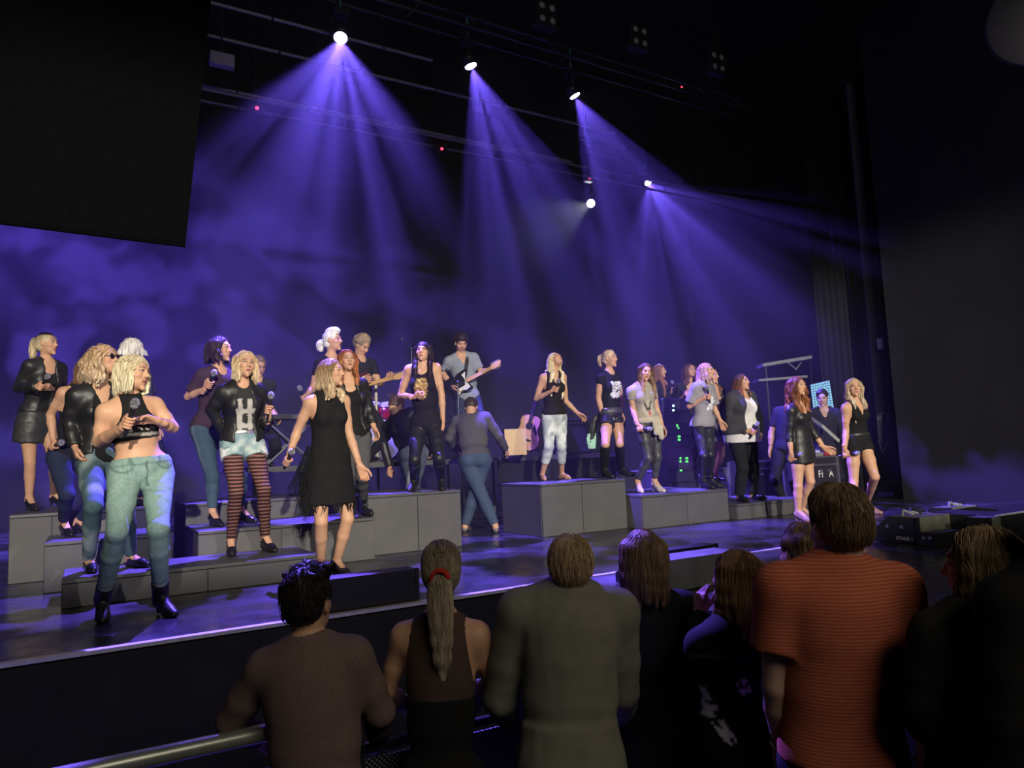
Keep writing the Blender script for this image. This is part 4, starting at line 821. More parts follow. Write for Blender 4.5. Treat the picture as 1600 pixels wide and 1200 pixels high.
# band and crew
J = person('keyboard player in glasses behind the shorts singer', 1.80, None, (404, 660), (402, 596), (404, 573), 10, base=BAND, d=9.7, male=True, hyaw=25, hpit=-20, h=.014, la=[(418, 630, 0), (432, 650, -.15)],
    wear=[('top', dict(name='shirt', col=(.03, .03, .04), sleeve=1.6)), ('trousers', dict(col=(.02, .02, .025))), shoes(pump=0)], hair=dict(kind='short', col=(.20, .14, .09), tuft=.8), glasses='spectacles')
JG1 = person('guitarist with tousled fair hair looking down, behind the redhead', 1.80, None, (566, 640), (562, 563), (565, 541), 35, base=BAND, d=9.5, male=True, hyaw=48, hpit=-32, h=.014, ra=[(556, 606, .05), (567, 598, -.16)], la=[(592, 600, .0), (602, 593, -.15)], palml=ZUP,
    wear=[('top', dict(name='shirt', col=(.02, .02, .026), sleeve=1.0)), ('trousers', dict(col=(.02, .02, .025))), shoes(pump=0)], hair=dict(kind='short', col=(.36, .27, .18), tuft=1.5, frizz=3))
JG2 = person('guitarist with curly dark hair in a grey-blue T-shirt looking down at his guitar', 1.83, None, (731, 622), (720, 556), (720, 537), 10, base=BAND, d=10.4, male=True, hyaw=14, hpit=-22, h=.013, ra=[(692, 584, .05), (706, 603, -.16)], la=[(752, 582, .0), (766, 578, -.12)], palml=ZUP, beard=.5,
    wear=[('top', dict(name='t_shirt', col=(.27, .30, .34), sleeve=.75, t=.018, neck='v', hem=-.08, slack=.022)), jeans((.03, .04, .07)), shoes(pump=0)], hair=dict(kind='short', col=(.03, .02, .016), tuft=1.4, topvol=1.2, frizz=3))
J = person('stagehand in a leather jacket and pale jeans bending away towards the drums', 1.78, [(628, 836), (662, 834)], (645, 706), (622, 651), (618, 636), 168, nd=.22, male=True, hyaw=150, hpit=-50, h=.013, la=[(598, 690, .05), (609, 730, -.05), (612, 741, 0)], ra=[(668, 690, .2), (672, 705, .3)], gripl=(606, 768, .03),
    wear=[('jacket', dict(name='leather_jacket', col=LEA, mat=M_LEATHER, t=.022, sleeve=1.97, hem=.04, wr=1.8)), jeans((.30, .36, .40), t=.016, pat=faded((.62, .66, .66), .7)), ('belt', dict(name='studded_belt', col=(.3, .3, .3), mat=M_SHINY, t=.022, z=.07)), shoes(pump=0)], hair=dict(kind='short', col=(.11, .065, .05), tuft=1.1))
JST = J
J = person('stagehand in a dark grey shirt and blue jeans bending away between the risers', 1.80, [(728, 831), (774, 832)], (742, 716), (736, 650), (736, 637), 180, nd=.34, male=True, hyaw=178, hpit=-48, h=.012, wide=1.1, la=[(702, 684, .02), (712, 702, .25)], ra=[(779, 682, .02), (790, 702, .2)],
    wear=[('top', dict(name='shirt', col=(.085, .08, .085), sleeve=1.97, t=.02, hem=-.02, neck='collar', loose=.008)), jeans((.055, .085, .14), t=.016), shoes((.1, .1, .1), pump=0)], hair=dict(kind='short', col=(.05, .035, .03)))
JCH = J
J = person('bare-armed technician standing close behind the leather-dress singer', 1.80, None, (1229, 702), (1236, 640), (1242, 620), -20, base=STAGE, d=10.6, male=True, hyaw=20, h=.014, ra=[(1205, 676, .05), (1204, 699, -.04), (1204, 708, 0)], 
    wear=[('top', dict(name='t_shirt', col=(.018, .016, .03), sleeve=.7, t=.018)), ('trousers', dict(col=(.015, .015, .02))), shoes(pump=0)], hair=dict(kind='short', col=(.04, .03, .025), tuft=.8), skin=(.50, .30, .22))
JT = J
J = person('technician in a dark V-neck sweater looking down in front of the lit blue panel', 1.82, None, (1289, 705), (1287, 640), (1285, 622), 8, base=STAGE, d=11.6, male=True, hyaw=-4, hpit=-15, h=.014, wide=1.08,
    wear=[('top', dict(name='sweater', col=(.02, .02, .035), sleeve=1.9, neck='v', t=.016)), ('trousers', dict(col=(.015, .015, .02))), shoes(pump=0)], hair=dict(kind='short', col=(.025, .02, .02), tuft=.6), skin=(.45, .29, .24))
# ------------------------------------------------------------------ the audience at the barrier
HV = .0075
A = lambda *a, **k: person(*a, base=0., h=.011, headvox=.006, **k)
def pat_polo(V, L, C, J):
    z = (V-J['P']) @ ZUP; mix(C, np.sin(z*2*math.pi/.0155) > .55, (.66, .40, .30), .75)
def pat_mesh(V, L, C, J): pass
def pat_logo(V, L, C, J):
    z, x = L[:, 2], L[:, 0]; b = L[:, 1] < .03; n = pnoise(V, 70, 4)
    for x0, z0, ln in ((-.155, -.30, .16), (-.05, -.19, .055), (.09, -.42, .06)): mix(C, b & (np.abs(x-x0-.32*(-(z-z0))) < .022) & (np.abs(z-z0) < ln*.6) & (n > -.15), (.62, .62, .62), .95)
    mix(C, b & (np.abs(z+.075) < .008), (.02, .10, .06), .9)
A('man with spiky dark hair in a mauve-brown knitted sweater leaning on the barrier', 1.76, None, (500, 1262), (482, 1013), (481, 945), 178, d=2.55, nd=.12, hd=.03, male=True, hyaw=172, hpit=4, tyaw=180, sw=.92, la=[(362, 1128, .03), (402, 1152, .20)], ra=[(594, 1112, .05), (590, 1148, .18)],
  wear=[('top', dict(name='knitted_sweater', col=(.165, .115, .105), mat=M_KNIT, sleeve=1.95, t=.016, hem=-.1, loose=.006)), jeans((.03, .035, .05)), shoes(pump=0)], hair=dict(kind='short', col=(.018, .012, .010), spike=.7, tuft=.5, strands=1260, groove=.5, h=HV, frizz=1.5, sr=.0016, steps=5))
J2 = A('woman with a long grey-blonde ponytail in a sheer-backed black top', 1.62, None, (690, 1232), (688, 972), (690, 892), 176, d=2.65, nd=.10, hd=.02, hyaw=182, la=[(606, 1078, .02), (640, 1110, .22)], ra=[(768, 1060, .04), (745, 1100, .2)],
  wear=[('top', dict(name='tank_top', col=(.010, .010, .011), sleeve=0, t=.012, hem=-.1, neck='scoop', low=.345)), ('top', dict(name='sheer_mesh_yoke', col=(.075, .048, .040), sleeve=0, t=.007, hem=.30, neck='crew', wr=0)), ('trousers', dict(name='black_trousers', col=BLK)), shoes()],
  hair=[dict(kind='pony', col=(.30, .24, .165), tipcol=(.50, .42, .31), len=.36, tz=-.015, r=.036, back=-.03, strands=1620, groove=.5, h=HV, sr=.0011, steps=16, vol=1.0), ])
J3 = A('balding reddish-haired man in a grey-green blazer', 1.74, None, (892, 1196), (888, 932), (892, 890), 182, d=2.58, nd=.14, hd=.02, male=True, hyaw=176, sw=1.06, la=[(782, 1092, .02), (812, 1130, .22)], ra=[(972, 1080, .05), (965, 1120, .2)],
  wear=[('jacket', dict(name='blazer', col=(.175, .170, .140), sleeve=1.95, t=.028, hem=-.20, neck='collar', loose=.010, skirt=[(-.24, .235, .17, 0), (-.05, .205, .155, 0), (.15, .165, .13, 0)])), ('trousers', dict(col=(.02, .02, .03))), shoes(pump=0)],
  hair=dict(kind='short', col=(.50, .36, .21), tipcol=(.17, .075, .04), strands=1620, groove=.5, h=HV, frizz=1.5, sr=.0011, thick=.006))  # crown paler than the sides: baldness, plus light from above put into the colour
A('woman with a brown layered bob in a loose black top', 1.68, None, (1040, 1190), (1008, 940), (1006, 872), 186, d=2.98, nd=.1, hd=.02, hyaw=168, wide=1.12, la=[(944, 1075, .02), (965, 1110, .2)], ra=[(1090, 1070, .04), (1080, 1120, .2)],
  wear=[('top', dict(name='loose_black_top', col=(.007, .007, .008), sleeve=1.9, t=.030, hem=-.2, loose=.015, skirt=[(-.25, .24, .18, 0), (.0, .21, .16, 0), (.2, .17, .14, 0)])), ('trousers', dict(col=BLK)), shoes()], hair=dict(kind='bob', col=(.23, .155, .085), tipcol=(.10, .058, .036), len=.17, vol=1.05, strands=1800, groove=.5, h=HV, sr=.0012, steps=12))
A('small woman with straight streaked brown hair in a black jacket with white lettering', 1.55, None, (1160, 1150), (1146, 985), (1150, 905), 195, d=2.66, nd=.06, hd=.02, hyaw=222, la=[(1094, 1010, .05), (1093, 962, .14), (1094, 945, .02)], ra=[(1205, 1085, .04), (1195, 1120, .15)], wide=1.05,
  wear=[('jacket', dict(name='printed_black_jacket', col=(.008, .008, .009), sleeve=1.95, t=.022, hem=-.2, neck='collar', pat=pat_logo, hg=.008)), ('trousers', dict(col=BLK)), shoes()], hair=dict(kind='bob', col=(.22, .125, .065), tipcol=(.36, .23, .125), len=.18, vol=1.0, strands=1620, groove=.5, h=HV, sr=.0012, steps=12))
A('boy with short brown hair just beyond the man in the orange polo', 1.56, None, (1262, 1160), (1254, 928), (1252, 868), 190, d=2.98, hyaw=196, male=True, sw=.85, wear=[('top', dict(name='dark_t_shirt', col=(.012, .012, .015))), ('trousers', dict(col=BLK)), shoes(pump=0)], hair=dict(kind='short', col=(.22, .14, .08), tuft=.7, strands=900, groove=.5, h=HV, sr=.0011))
JP = A('tall man in a thin-striped orange polo shirt with a dark belt', 1.78, None, (1316, 1184), (1308, 893), (1312, 827), 178, d=2.28, nd=.03, hd=.02, male=True, hyaw=186, sw=1.02, wide=1.04, la=[(1212, 1072, .0), (1222, 1166, .06), (1224, 1195, 0)], ra=[(1432, 1076, .02), (1400, 1096, .18)],
  wear=[('trousers', dict(name='black_trousers', col=(.010, .010, .011), t=.014, waist=.09)), ('top', dict(name='polo_shirt', mat=M_POLO, sleeve=.62, t=.020, loose=.010, flare=.012, hem=.015, neck='collar', hg=.009, skirt=[(.01, .188, .142, 0), (.2, .168, .128, 0), (.3, .155, .12, 0)])), ('belt', dict(name='leather_belt', col=(.02, .015, .012), mat=M_LEATHER, t=.022, z=.055)), shoes(pump=0)],
  hair=dict(kind='short', col=(.21, .135, .078), tipcol=(.13, .08, .045), tuft=.4, topvol=.9, strands=2700, groove=.5, h=HV, sr=.0011, steps=6), skin=(.50, .31, .235))
A('woman with a thick dark-blonde bob in a charcoal top with a keyhole slit', 1.66, None, (1545, 1190), (1530, 965), (1536, 888), 190, d=2.0, hd=.02, nd=.05, hyaw=226, la=[(1440, 1095, .0), (1450, 1180, .05)], ra=[(1622, 1090, .0), (1620, 1180, .05)], 
  wear=[('top', dict(name='charcoal_top', col=(.018, .018, .017), sleeve=1.6, t=.018, hem=-.2, loose=.01)), ('trousers', dict(col=BLK)), shoes()], hair=dict(kind='bob', col=(.26, .18, .095), tipcol=(.30, .21, .11), len=.155, vol=1.13, strands=2340, groove=.5, h=HV, sr=.0012, steps=12))
A('person in black at the frame edge next to the woman with the keyhole top', 1.72, None, (1690, 1150), (1672, 905), (1674, 835), 182, d=1.86, male=True, wear=[('top', dict(name='black_jumper', col=(.007, .007, .008), sleeve=1.95, t=.02)), ('trousers', dict(col=BLK)), shoes(pump=0)], hair=dict(kind='short', col=(.03, .02, .015), strands=200))
# ------------------------------------------------------------------ jewellery and fringe on the singers
def dangling(J, name, paths, r, m, col, n=5, label=None):
    V, Q = tubes(np.array(paths), r, n); o = mesh_object(name, [(V, Q, np.array(col))], m, J['root'])
    if label: o['label'] = label
    return o
rg = np.random.default_rng(11); J = JF; paths = []
top = J['arms']['R'][1]*.35+J['P']*.65
for i in range(110):
    a = rg.uniform(0, 1); p0 = J['P']-J['rp']*-.17*J['s']+J['up']*(.13-.26*a)+J['fp']*rg.uniform(-.05, .05)
    L = .30+.10*rg.random(); sway = J['rp']*(.05+.13*(1-a))*rg.uniform(.5, 1.2); paths.append([p0+sway*t-ZUP*L*t+J['fp']*.02*math.sin(5*t+i) for t in np.linspace(0, 1, 7)])
for i in range(90):
    th = rg.uniform(0, 2*math.pi); p0 = J['P']+J['rp']*.208*J['s']*math.cos(th)+J['fp']*(.148*math.sin(th)+.01)*J['s']-J['up']*.345*J['s']
    L = .05+.05*rg.random(); paths.append([p0-ZUP*L*t+J['rp']*.01*math.sin(3*t+i) for t in np.linspace(0, 1, 7)])
fr = dangling(J, 'fringe', paths, .0045, M_CLOTH, BLK, 3); fr['kind'] = 'stuff'
J = JCH; q = [J['P']+J['rp']*.10+J['up']*.06-J['fp']*.125, J['P']+J['rp']*.17-J['up']*.03-J['fp']*.13, J['P']+J['rp']*.20-J['up']*.14-J['fp']*.09, J['P']+J['rp']*.20-J['up']*.02+J['fp']*.0]
dangling(J, 'wallet_chain', [[q[0]*(1-t)**3+3*q[1]*t*(1-t)**2+3*q[2]*t*t*(1-t)+q[3]*t**3 for t in np.linspace(0, 1, 12)]], .006, M_SHINY, (.7, .7, .7), 5, 'silver wallet chain')
def bracelet(J, hand, name, m, back=.03, r=.031, th=.008):
    S_, E_, W_ = J['arms'][hand][:3]; a = nrm(W_-E_); b = nrm(np.cross(a, ZUP)); c = np.cross(a, b); o = W_-a*back
    dangling(J, name, [[o+r*(b*math.cos(t)+c*math.sin(t)) for t in np.linspace(0, 2*math.pi, 15)]], th, m, (.02, .02, .02), 6)
J = J2; o = J['HC']+J['Hs']*(J['M'][1]*-.118+J['M'][2]*-.012); a, b = J['M'][0], J['M'][2]; dangling(J, 'hair_tie', [[o-J['M'][1]*.012+.031*(a*math.cos(t)+b*math.sin(t)) for t in np.linspace(0, 2*math.pi, 17)]], .011, M_CLOTH, (.45, .03, .02), 8, 'red hair tie')
J = J18; dd = depth(J['P'])+.05; q = [at(931, 652, dd), at(926, 668, dd), at(924, 690, dd)]
F = Field(chain(q, [.03, .055, .05]), .011, .03); F.add(chain(q, [.03, .055, .05]), .02); F.noise(.006, 40, 3); V, Q = F.mesh(); mesh_object('fringed_bag', [(V, Q, np.array((.04, .04, .045)))], M_LEATHER, J['root'])
q = [at(926, 682, dd-.03), at(926, 700, dd-.03)]; M3 = np.array([RTH, -FWH, ZUP]); pr = loft(q[1], M3, [(-.01, .055, .025, 0), (.10, .075, .030, 0), (.19, .070, .028, 0)]); F = Field([pr], .009, .03); F.add([pr], 0); F.noise(.004, 50, 5); V, Q = F.mesh()
o = mesh_object('hanging_cloth', [(V, Q, np.array((.46, .80, .62)))], M_CLOTH, J['root']); o['label'] = 'mint green cloth'
bracelet(JT, 'R', 'wristband', M_CLOTH); bracelet(JP, 'L', 'wristwatch', M_SHINY, .02, .034, .010)
# ------------------------------------------------------------------ guitars
M_METAL = mat('steel', (.55, .55, .57), .3, metal=.9); M_DARKMETAL = mat('dark_steel', (.05, .05, .055), .4, metal=.5); M_PLASTIC = mat('black_plastic', (.014, .014, .016), .4)
M_MAPLE = mat('maple_neck', (.55, .33, .13), .4, var=.15, vscale=20, stretch=(1, 8, 8)); M_WHITEP = mat('white_pickguard', (.80, .80, .78), .35); M_CHROME = M_METAL
STRAT = [(-.20, -.02), (-.195, .08), (-.15, .145), (-.07, .15), (-.01, .122), (.05, .112), (.02, .15), (.175, .17), (.205, .145), (.175, .095), (.14, .055), (.14, -.03), (.16, -.07), (.175, -.11), (.15, -.14), (.09, -.13), (.03, -.105), (-.03, -.12), (-.09, -.15), (-.155, -.145), (-.19, -.09)]
def electric_guitar(c, tip, label, body_col, guard, strap_to=None):
    ax = nrm(tip-c); n = nrm(-FWH+.12*ZUP); n = nrm(n-ax*(n @ ax)); up = np.cross(n, ax); up = up if up[2] > 0 else -up; g = empty('electric_guitar', c, label, 'guitar', 'guitars on the stage'); lo = g.location
    L = lambda x, y, z=0: c+ax*x+up*y+n*z
    MB().prism(STRAT, c-n*.022, ax, up, n, .044).build('body', body_col, g, loc=lo)
    MB().prism([(-.06, -.10), (-.02, -.05), (.09, -.045), (.12, .04), (.10, .11), (.17, .13), (.13, .045), (.135, -.03), (.15, -.10), (.08, -.115), (.02, -.09), (-.04, -.13)], c+n*.0225, ax, up, n, .004).build('pickguard', guard, g, loc=lo)
    b = MB(); b.prism([(.13, -.028), (.13, .028), (.52, .022), (.52, -.022)], c+n*.014, ax, up, n, .026); b.build('neck', M_MAPLE, g, loc=lo)
    MB().prism([(.13, -.027), (.13, .027), (.52, .021), (.52, -.021)], c+n*.0405, ax, up, n, .004).build('fretboard', M_MAPLE, g, loc=lo)
    MB().prism([(.52, -.022), (.52, .022), (.56, .045), (.66, .052), (.70, .04), (.69, .01), (.66, -.02), (.58, -.035)], c+n*.012, ax, up, n, .018).build('headstock', M_MAPLE, g, loc=lo)
    for i in range(6):
        p = L(.555+.023*i, .052, .02); MB().lathe([(.008, 0), (.009, .012), (.005, .016)], p, up, 8).build('tuner', M_CHROME, g, True, loc=lo)
    for x in (.07, .02, -.04): MB().prism([(x-.009, -.035), (x-.009, .035), (x+.009, .035), (x+.009, -.035)], c+n*.026, ax, up, n, .006).build('pickup', M_PLASTIC, g, loc=lo)
    MB().prism([(-.10, -.035), (-.10, .035), (-.08, .035), (-.08, -.035)], c+n*.0225, ax, up, n, .012).build('bridge', M_CHROME, g, loc=lo)
    s = MB()
    for k in range(6): s.tube([L(-.09, -.024+.0096*k, .034), L(.53, -.015+.006*k, .047)], .0012, 3)
    st = s.build('string', M_CHROME, g, loc=lo); st['kind'] = 'stuff'
    if strap_to is not None:
        pts = [L(.19, .16, 0)]+list(strap_to); P = []; V = []
        for i, p in enumerate(pts):
            t = nrm(pts[min(i+1, len(pts)-1)]-pts[max(i-1, 0)]); w_ = nrm(np.cross(t, -FWH))*.024; V += [p-w_, p+w_, p+w_+FWH*.004, p-w_+FWH*.004]
        m = MB(); m.add(V, [(4*i+a, 4*i+(a+1) % 4, 4*i+4+(a+1) % 4, 4*i+4+a) for i in range(len(pts)-1) for a in range(4)]); m.build('strap', mat('strap', (.03, .025, .022), .8), g, loc=lo)
    return g
J = JG2; d0 = depth(J['P'])-.20
electric_guitar(at(717, 602, d0), at(786, 566, d0-.10), 'black electric guitar with white pickguard held by the man in the grey-blue T-shirt', mat('guitar_black', (.012, .011, .012), .2, spec=.6), M_WHITEP,
    [at(727, 583, depth(J['N'])-.17), at(730, 566, depth(J['N'])-.17), J['N']+J['rt']*-.09+J['u']*.03+J['ft']*.02, J['N']-J['rt']*.06+J['u']*.01-J['ft']*.10])
J = JG1; d0 = depth(J['P'])-.22
electric_guitar(at(556, 606, d0), at(630, 588, d0-.05), 'electric guitar with a pale maple neck held behind the redhead', mat('guitar_red', (.10, .02, .015), .25, spec=.6), M_WHITEP)
def acoustic(c, axis, label):
    ax = nrm(axis); n = nrm(-FWH-.25*RTH+.2*ZUP); n = nrm(n-ax*(n @ ax)); up = np.cross(n, ax); g = empty('acoustic_guitar', c, label, 'guitar', 'guitars on the stage'); lo = g.location
    M_TOP = mat('spruce_top', (.60, .34, .15), .4, var=.1, vscale=10, stretch=(1, 1, 6)); M_SIDE = mat('mahogany', (.16, .05, .03), .35)
    half = [(-.25, .0), (-.245, .09), (-.21, .16), (-.14, .20), (-.06, .19), (.02, .145), (.08, .13), (.15, .145), (.21, .135), (.245, .09), (.25, .0)]; pr = half+[(x, -y) for x, y in half[-2:0:-1]]
    MB().prism(pr, c-n*.055, ax, up, n, .108).build('body', M_SIDE, g, loc=lo); MB().prism([(x*.985, y*.985) for x, y in pr], c+n*.053, ax, up, n, .006).build('soundboard', M_TOP, g, loc=lo)
    ring = lambda r: [(.09+r*math.cos(t), r*math.sin(t)) for t in np.linspace(0, 2*math.pi, 17)[:-1]]
    MB().prism(ring(.052), c+n*.059, ax, up, n, .002).build('soundhole', M_PLASTIC, g, loc=lo)
    MB().prism([(.02, -.05), (.05, -.065), (-.02, -.12), (.0, -.14), (.06, -.12), (.13, -.07)], c+n*.059, ax, up, n, .003).build('pickguard', M_PLASTIC, g, loc=lo)
    MB().prism([(-.12, -.075), (-.10, -.08), (-.09, 0), (-.10, .08), (-.12, .075), (-.125, 0)], c+n*.059, ax, up, n, .010).build('bridge', M_PLASTIC, g, loc=lo)
    MB().prism([(.14, -.028), (.14, .028), (.60, .022), (.60, -.022)], c+n*.04, ax, up, n, .03).build('neck', mat('ebony', (.03, .02, .016), .4), g, loc=lo)
    MB().prism([(.60, -.022), (.60, .022), (.63, .038), (.78, .032), (.78, -.032), (.63, -.038)], c+n*.03, ax, up, n, .018).build('headstock', M_SIDE, g, loc=lo)
    return g
acoustic(at(826, 676, 10.15), UP*1.0+RT*.26-FWH*-.10, 'acoustic guitar with a pale top leaning on its stand beside the barefoot singer')
# ------------------------------------------------------------------ band platform with everything on it
BY = 9.0
br = empty('band_platform', (1.6, BY, STAGE), 'waist-high black platform with a metal edge under the band', 'platform')
MB().box(1.6, 7.3, BY, 12.8, BAND-.06, BAND, .004).build('deck', mat('platform_top', (.03, .03, .032), .6), br, loc=br.location)
MB().box(1.6, 7.3, BY-.012, BY-.001, BAND-.065, BAND+.001).build('edge_strip', mat('edge_metal', (.085, .085, .09), .5, metal=.4), br, loc=br.location)
vb = MB(); N_ = 60; xs = np.linspace(5.0, 7.28, N_)
for i in range(N_-1):
    y0, y1 = BY+.03+.018*math.sin(i*1.3), BY+.03+.018*math.sin((i+1)*1.3); vb.hexa([(xs[i], y0, BAND-.36), (xs[i+1], y1, BAND-.36), (xs[i+1], y1+.006, BAND-.36), (xs[i], y0+.006, BAND-.36), (xs[i], y0, BAND-.062), (xs[i+1], y1, BAND-.062), (xs[i+1], y1+.006, BAND-.062), (xs[i], y0+.006, BAND-.062)])
vb.build('valance', M_BLACK, br, loc=br.location)
for x in (1.7, 3.1, 4.5, 5.9, 7.2):
    for y in (BY+.12, 10.8, 12.6): MB().tube([(x, y, STAGE+.001), (x, y, BAND-.06)], .024, 8).build('leg', M_DARKMETAL, br, loc=br.location)
def drum(name, c, axis, r, ln, label, mcol, group='drums of the red kit'):
    ax = nrm(axis); g = empty(name, c-ZUP*.0, label, 'drum', group); lo = g.location; o = np.array(c)-ax*ln/2
    MB().lathe([(r, 0), (r, ln)], o, ax, 24).build('shell', mcol, g, True, loc=lo)
    for e, s_ in ((0, -1), (ln, 1)):
        MB().lathe([(r*1.0, -.001), (r*1.0, .004)], o+ax*(e if s_ > 0 else -.003), ax, 24).build('drumhead', mat('drumhead', (.55, .55, .54), .6), g, loc=lo)
        MB().tube([o+ax*e+r*1.03*(np.cross(ax, [.3, .5, .8])/np.linalg.norm(np.cross(ax, [.3, .5, .8]))*math.cos(t)+np.cross(ax, np.cross(ax, [.3, .5, .8])/np.linalg.norm(np.cross(ax, [.3, .5, .8])))*math.sin(t)) for t in np.linspace(0, 2*math.pi, 25)], .009, 6).build('hoop', M_CHROME, g, True, loc=lo)
    a = nrm(np.cross(ax, [.3, .5, .8])); b = np.cross(ax, a)
    for k in range(6): d_ = a*math.cos(k*math.pi/3)+b*math.sin(k*math.pi/3); MB().tube([o+d_*r*1.03+ax*ln*.08, o+d_*r*1.03+ax*ln*.92], .007, 6).build('lug', M_CHROME, g, loc=lo)
    return g, lo
M_RED = mat('red_drum_lacquer', (.32, .015, .03), .25, spec=.6)
kd = 11.0; kb = at(600, 665, kd); kx, ky = kb[0], kb[1]
g, lo = drum('bass_drum', (kx, ky, BAND+.29), -FWH, .27, .42, 'red bass drum facing the singers', M_RED)
for s_ in (-1, 1): MB().tube([(kx+s_*.26, ky-.1, BAND+.25), (kx+s_*.40, ky-.18, BAND+.002)], .012, 6).build('spur', M_CHROME, g, loc=lo)
for s_, px in ((-1, 580), (1, 607)):
    c = at(px, 642, kd-.1); g, lo = drum('rack_tom', c, nrm(-FWH*.35+ZUP), .145, .21, 'red rack tom nearer the '+('redhead' if s_ < 0 else 'stagehand in leather')+' above the bass drum', M_RED)
    MB().tube([c-ZUP*.05, np.array([kx, ky, c[2]-.12]), np.array([kx, ky, BAND+.55])], .014, 8).build('mount', M_CHROME, g, loc=lo)
c = at(622, 668, kd+.2); g, lo = drum('floor_tom', (c[0], c[1], BAND+.42), ZUP, .19, .36, 'red floor tom beside the bass drum', M_RED)
for k in range(3): t = k*2.1; MB().tube([(c[0]+.2*math.cos(t), c[1]+.2*math.sin(t), BAND+.45), (c[0]+.22*math.cos(t), c[1]+.22*math.sin(t), BAND+.002)], .009, 6).build('leg', M_CHROME, g, loc=lo)
M_BRASS = mat('cymbal_brass', (.55, .40, .14), .3, metal=.9)
def cymbal(px, py, d, r, label):
    c = at(px, py, d); g = empty('cymbal_stand', (c[0], c[1], BAND), label, 'cymbal', 'cymbals of the kit'); lo = g.location
    MB().lathe([(.001, .03), (.03, .024), (.045, .012), (r*.6, .004), (r, -.008), (r, -.010), (.03, .008), (.001, .01)], c, nrm(ZUP-.25*FWH), 24).build('cymbal', M_BRASS, g, True, loc=lo)
    MB().tube([c+ZUP*.04, (c[0], c[1], BAND+.25)], .011, 8).build('pole', M_CHROME, g, loc=lo)
    for k in range(3): t = k*2.1+.4; MB().tube([(c[0], c[1], BAND+.28), (c[0]+.26*math.cos(t), c[1]+.26*math.sin(t), BAND+.008)], .009, 6).build('leg', M_CHROME, g, loc=lo)
cymbal(572, 622, 11.2, .20, 'brass cymbal on a stand over the smaller tom'); cymbal(628, 615, 11.4, .24, 'larger brass cymbal near the long-fringed singer')
def mic_stand(px, top, d, label, boom=None, base=BAND, r=.011, col=None):
    c = at(px, top, d); g = empty('microphone_stand', (c[0], c[1], base), label, 'stand', 'microphone stands'); lo = g.location; m = col or M_DARKMETAL
    MB().tube([(c[0], c[1], base+.03), c], r, 8).build('pole', m, g, loc=lo); MB().lathe([(.13, 0), (.13, .015), (.03, .03), (.015, .05)], (c[0], c[1], base+.002), ZUP, 20).build('base', M_DARKMETAL, g, True, loc=lo)
    MB().lathe([(.02, 0), (.024, .02), (.02, .05)], c-ZUP*.02, ZUP, 10).build('clutch', M_DARKMETAL, g, True, loc=lo)
    if boom is not None:
        e = at(*boom); MB().tube([c+(c-e)*.25, e], r*.7, 6).build('boom', m, g, loc=lo); MB().lathe([(.010, 0), (.016, .10), (.022, .11), (.024, .14), (.012, .165)], e, nrm(e-c), 10).build('microphone', M_MIC, g, True, loc=lo)
mic_stand(587, 590, 9.62, 'pale upright microphone stand between the redhead and the stagehand in leather', (575, 584, 9.6), r=.022, col=mat('brushed_pole', (.42, .40, .36), .5, metal=.2))
mic_stand(715, 598, 9.75, 'thin dark microphone stand in front of the guitarist in the grey-blue T-shirt', (708, 590, 9.7))
mic_stand(643, 545, 10.9, 'tall thin microphone stand rising beside the long-fringed singer', (637, 539, 10.9), r=.008)
# keyboard on its crossed stand
c = at(452, 690, 9.65); g = empty('keyboard_stand', (c[0], c[1], BAND), 'crossed grey keyboard stand beside the shorts singer', 'stand'); lo = g.location; hx, zt = .32, .60
for s_ in (-1, 1):
    for yy in (-.10, .10): MB().tube([c*[1, 1, 0]+np.array([-s_*hx, yy+s_*.02, BAND+.015]), c*[1, 1, 0]+np.array([s_*hx, yy+s_*.02, BAND+zt])], .014, 8).build('bar', mat('stand_grey', (.22, .22, .24), .5, metal=.3), g, loc=lo)
    MB().tube([c*[1, 1, 0]+np.array([-s_*hx, -.2, BAND+.015]), c*[1, 1, 0]+np.array([-s_*hx, .2, BAND+.015])], .015, 8).build('foot', M_PLASTIC, g, loc=lo); MB().tube([c*[1, 1, 0]+np.array([s_*hx, -.16, BAND+zt]), c*[1, 1, 0]+np.array([s_*hx, .16, BAND+zt])], .012, 8).build('support_arm', M_PLASTIC, g, loc=lo)
k0 = np.array([c[0], c[1], BAND+zt+.014]); g = empty('keyboard', k0, 'slim black keyboard on the crossed stand', 'keyboard'); lo = g.location
MB().box(k0[0]-.5, k0[0]+.5, k0[1]-.14, k0[1]+.14, k0[2], k0[2]+.07, .008).build('case', M_PLASTIC, g, loc=lo)
w_ = MB(); [w_.box(k0[0]-.47+.0235*i, k0[0]-.449+.0235*i, k0[1]+.0, k0[1]+.13, k0[2]+.071, k0[2]+.080) for i in range(40)]; o = w_.build('white_key', M_WHITEP, g, loc=lo); o['kind'] = 'stuff'
# wooden box drum, guitar stand, amplifiers
c = at(803, 684, 10.1); x, y = c[0], c[1]; g = empty('box_drum', (x, y, BAND), 'pale wooden box drum on the platform edge by the bending stagehand', 'drum'); lo = g.location
a = R(-22); ux, uy = np.array([math.cos(a), math.sin(a), 0]), np.array([-math.sin(a), math.cos(a), 0]); o3 = np.array([x, y, BAND])
def obox(m, o, x0, x1, y0, y1, z0, z1): return m.hexa([o+ux*p+uy*q+ZUP*r for p, q, r in ((x0, y0, z0), (x1, y0, z0), (x1, y1, z0), (x0, y1, z0), (x0, y0, z1), (x1, y0, z1), (x1, y1, z1), (x0, y1, z1))])
obox(MB(), o3, -.15, .15, -.13, .15, .02, .38).build('case', mat('dark_ply', (.10, .06, .035), .5), g, loc=lo); obox(MB(), o3, -.15, .15, -.142, -.131, .02, .38).build('playing_face', mat('birch_face', (.60, .40, .18), .5, var=.1, stretch=(6, 6, 1)), g, loc=lo)
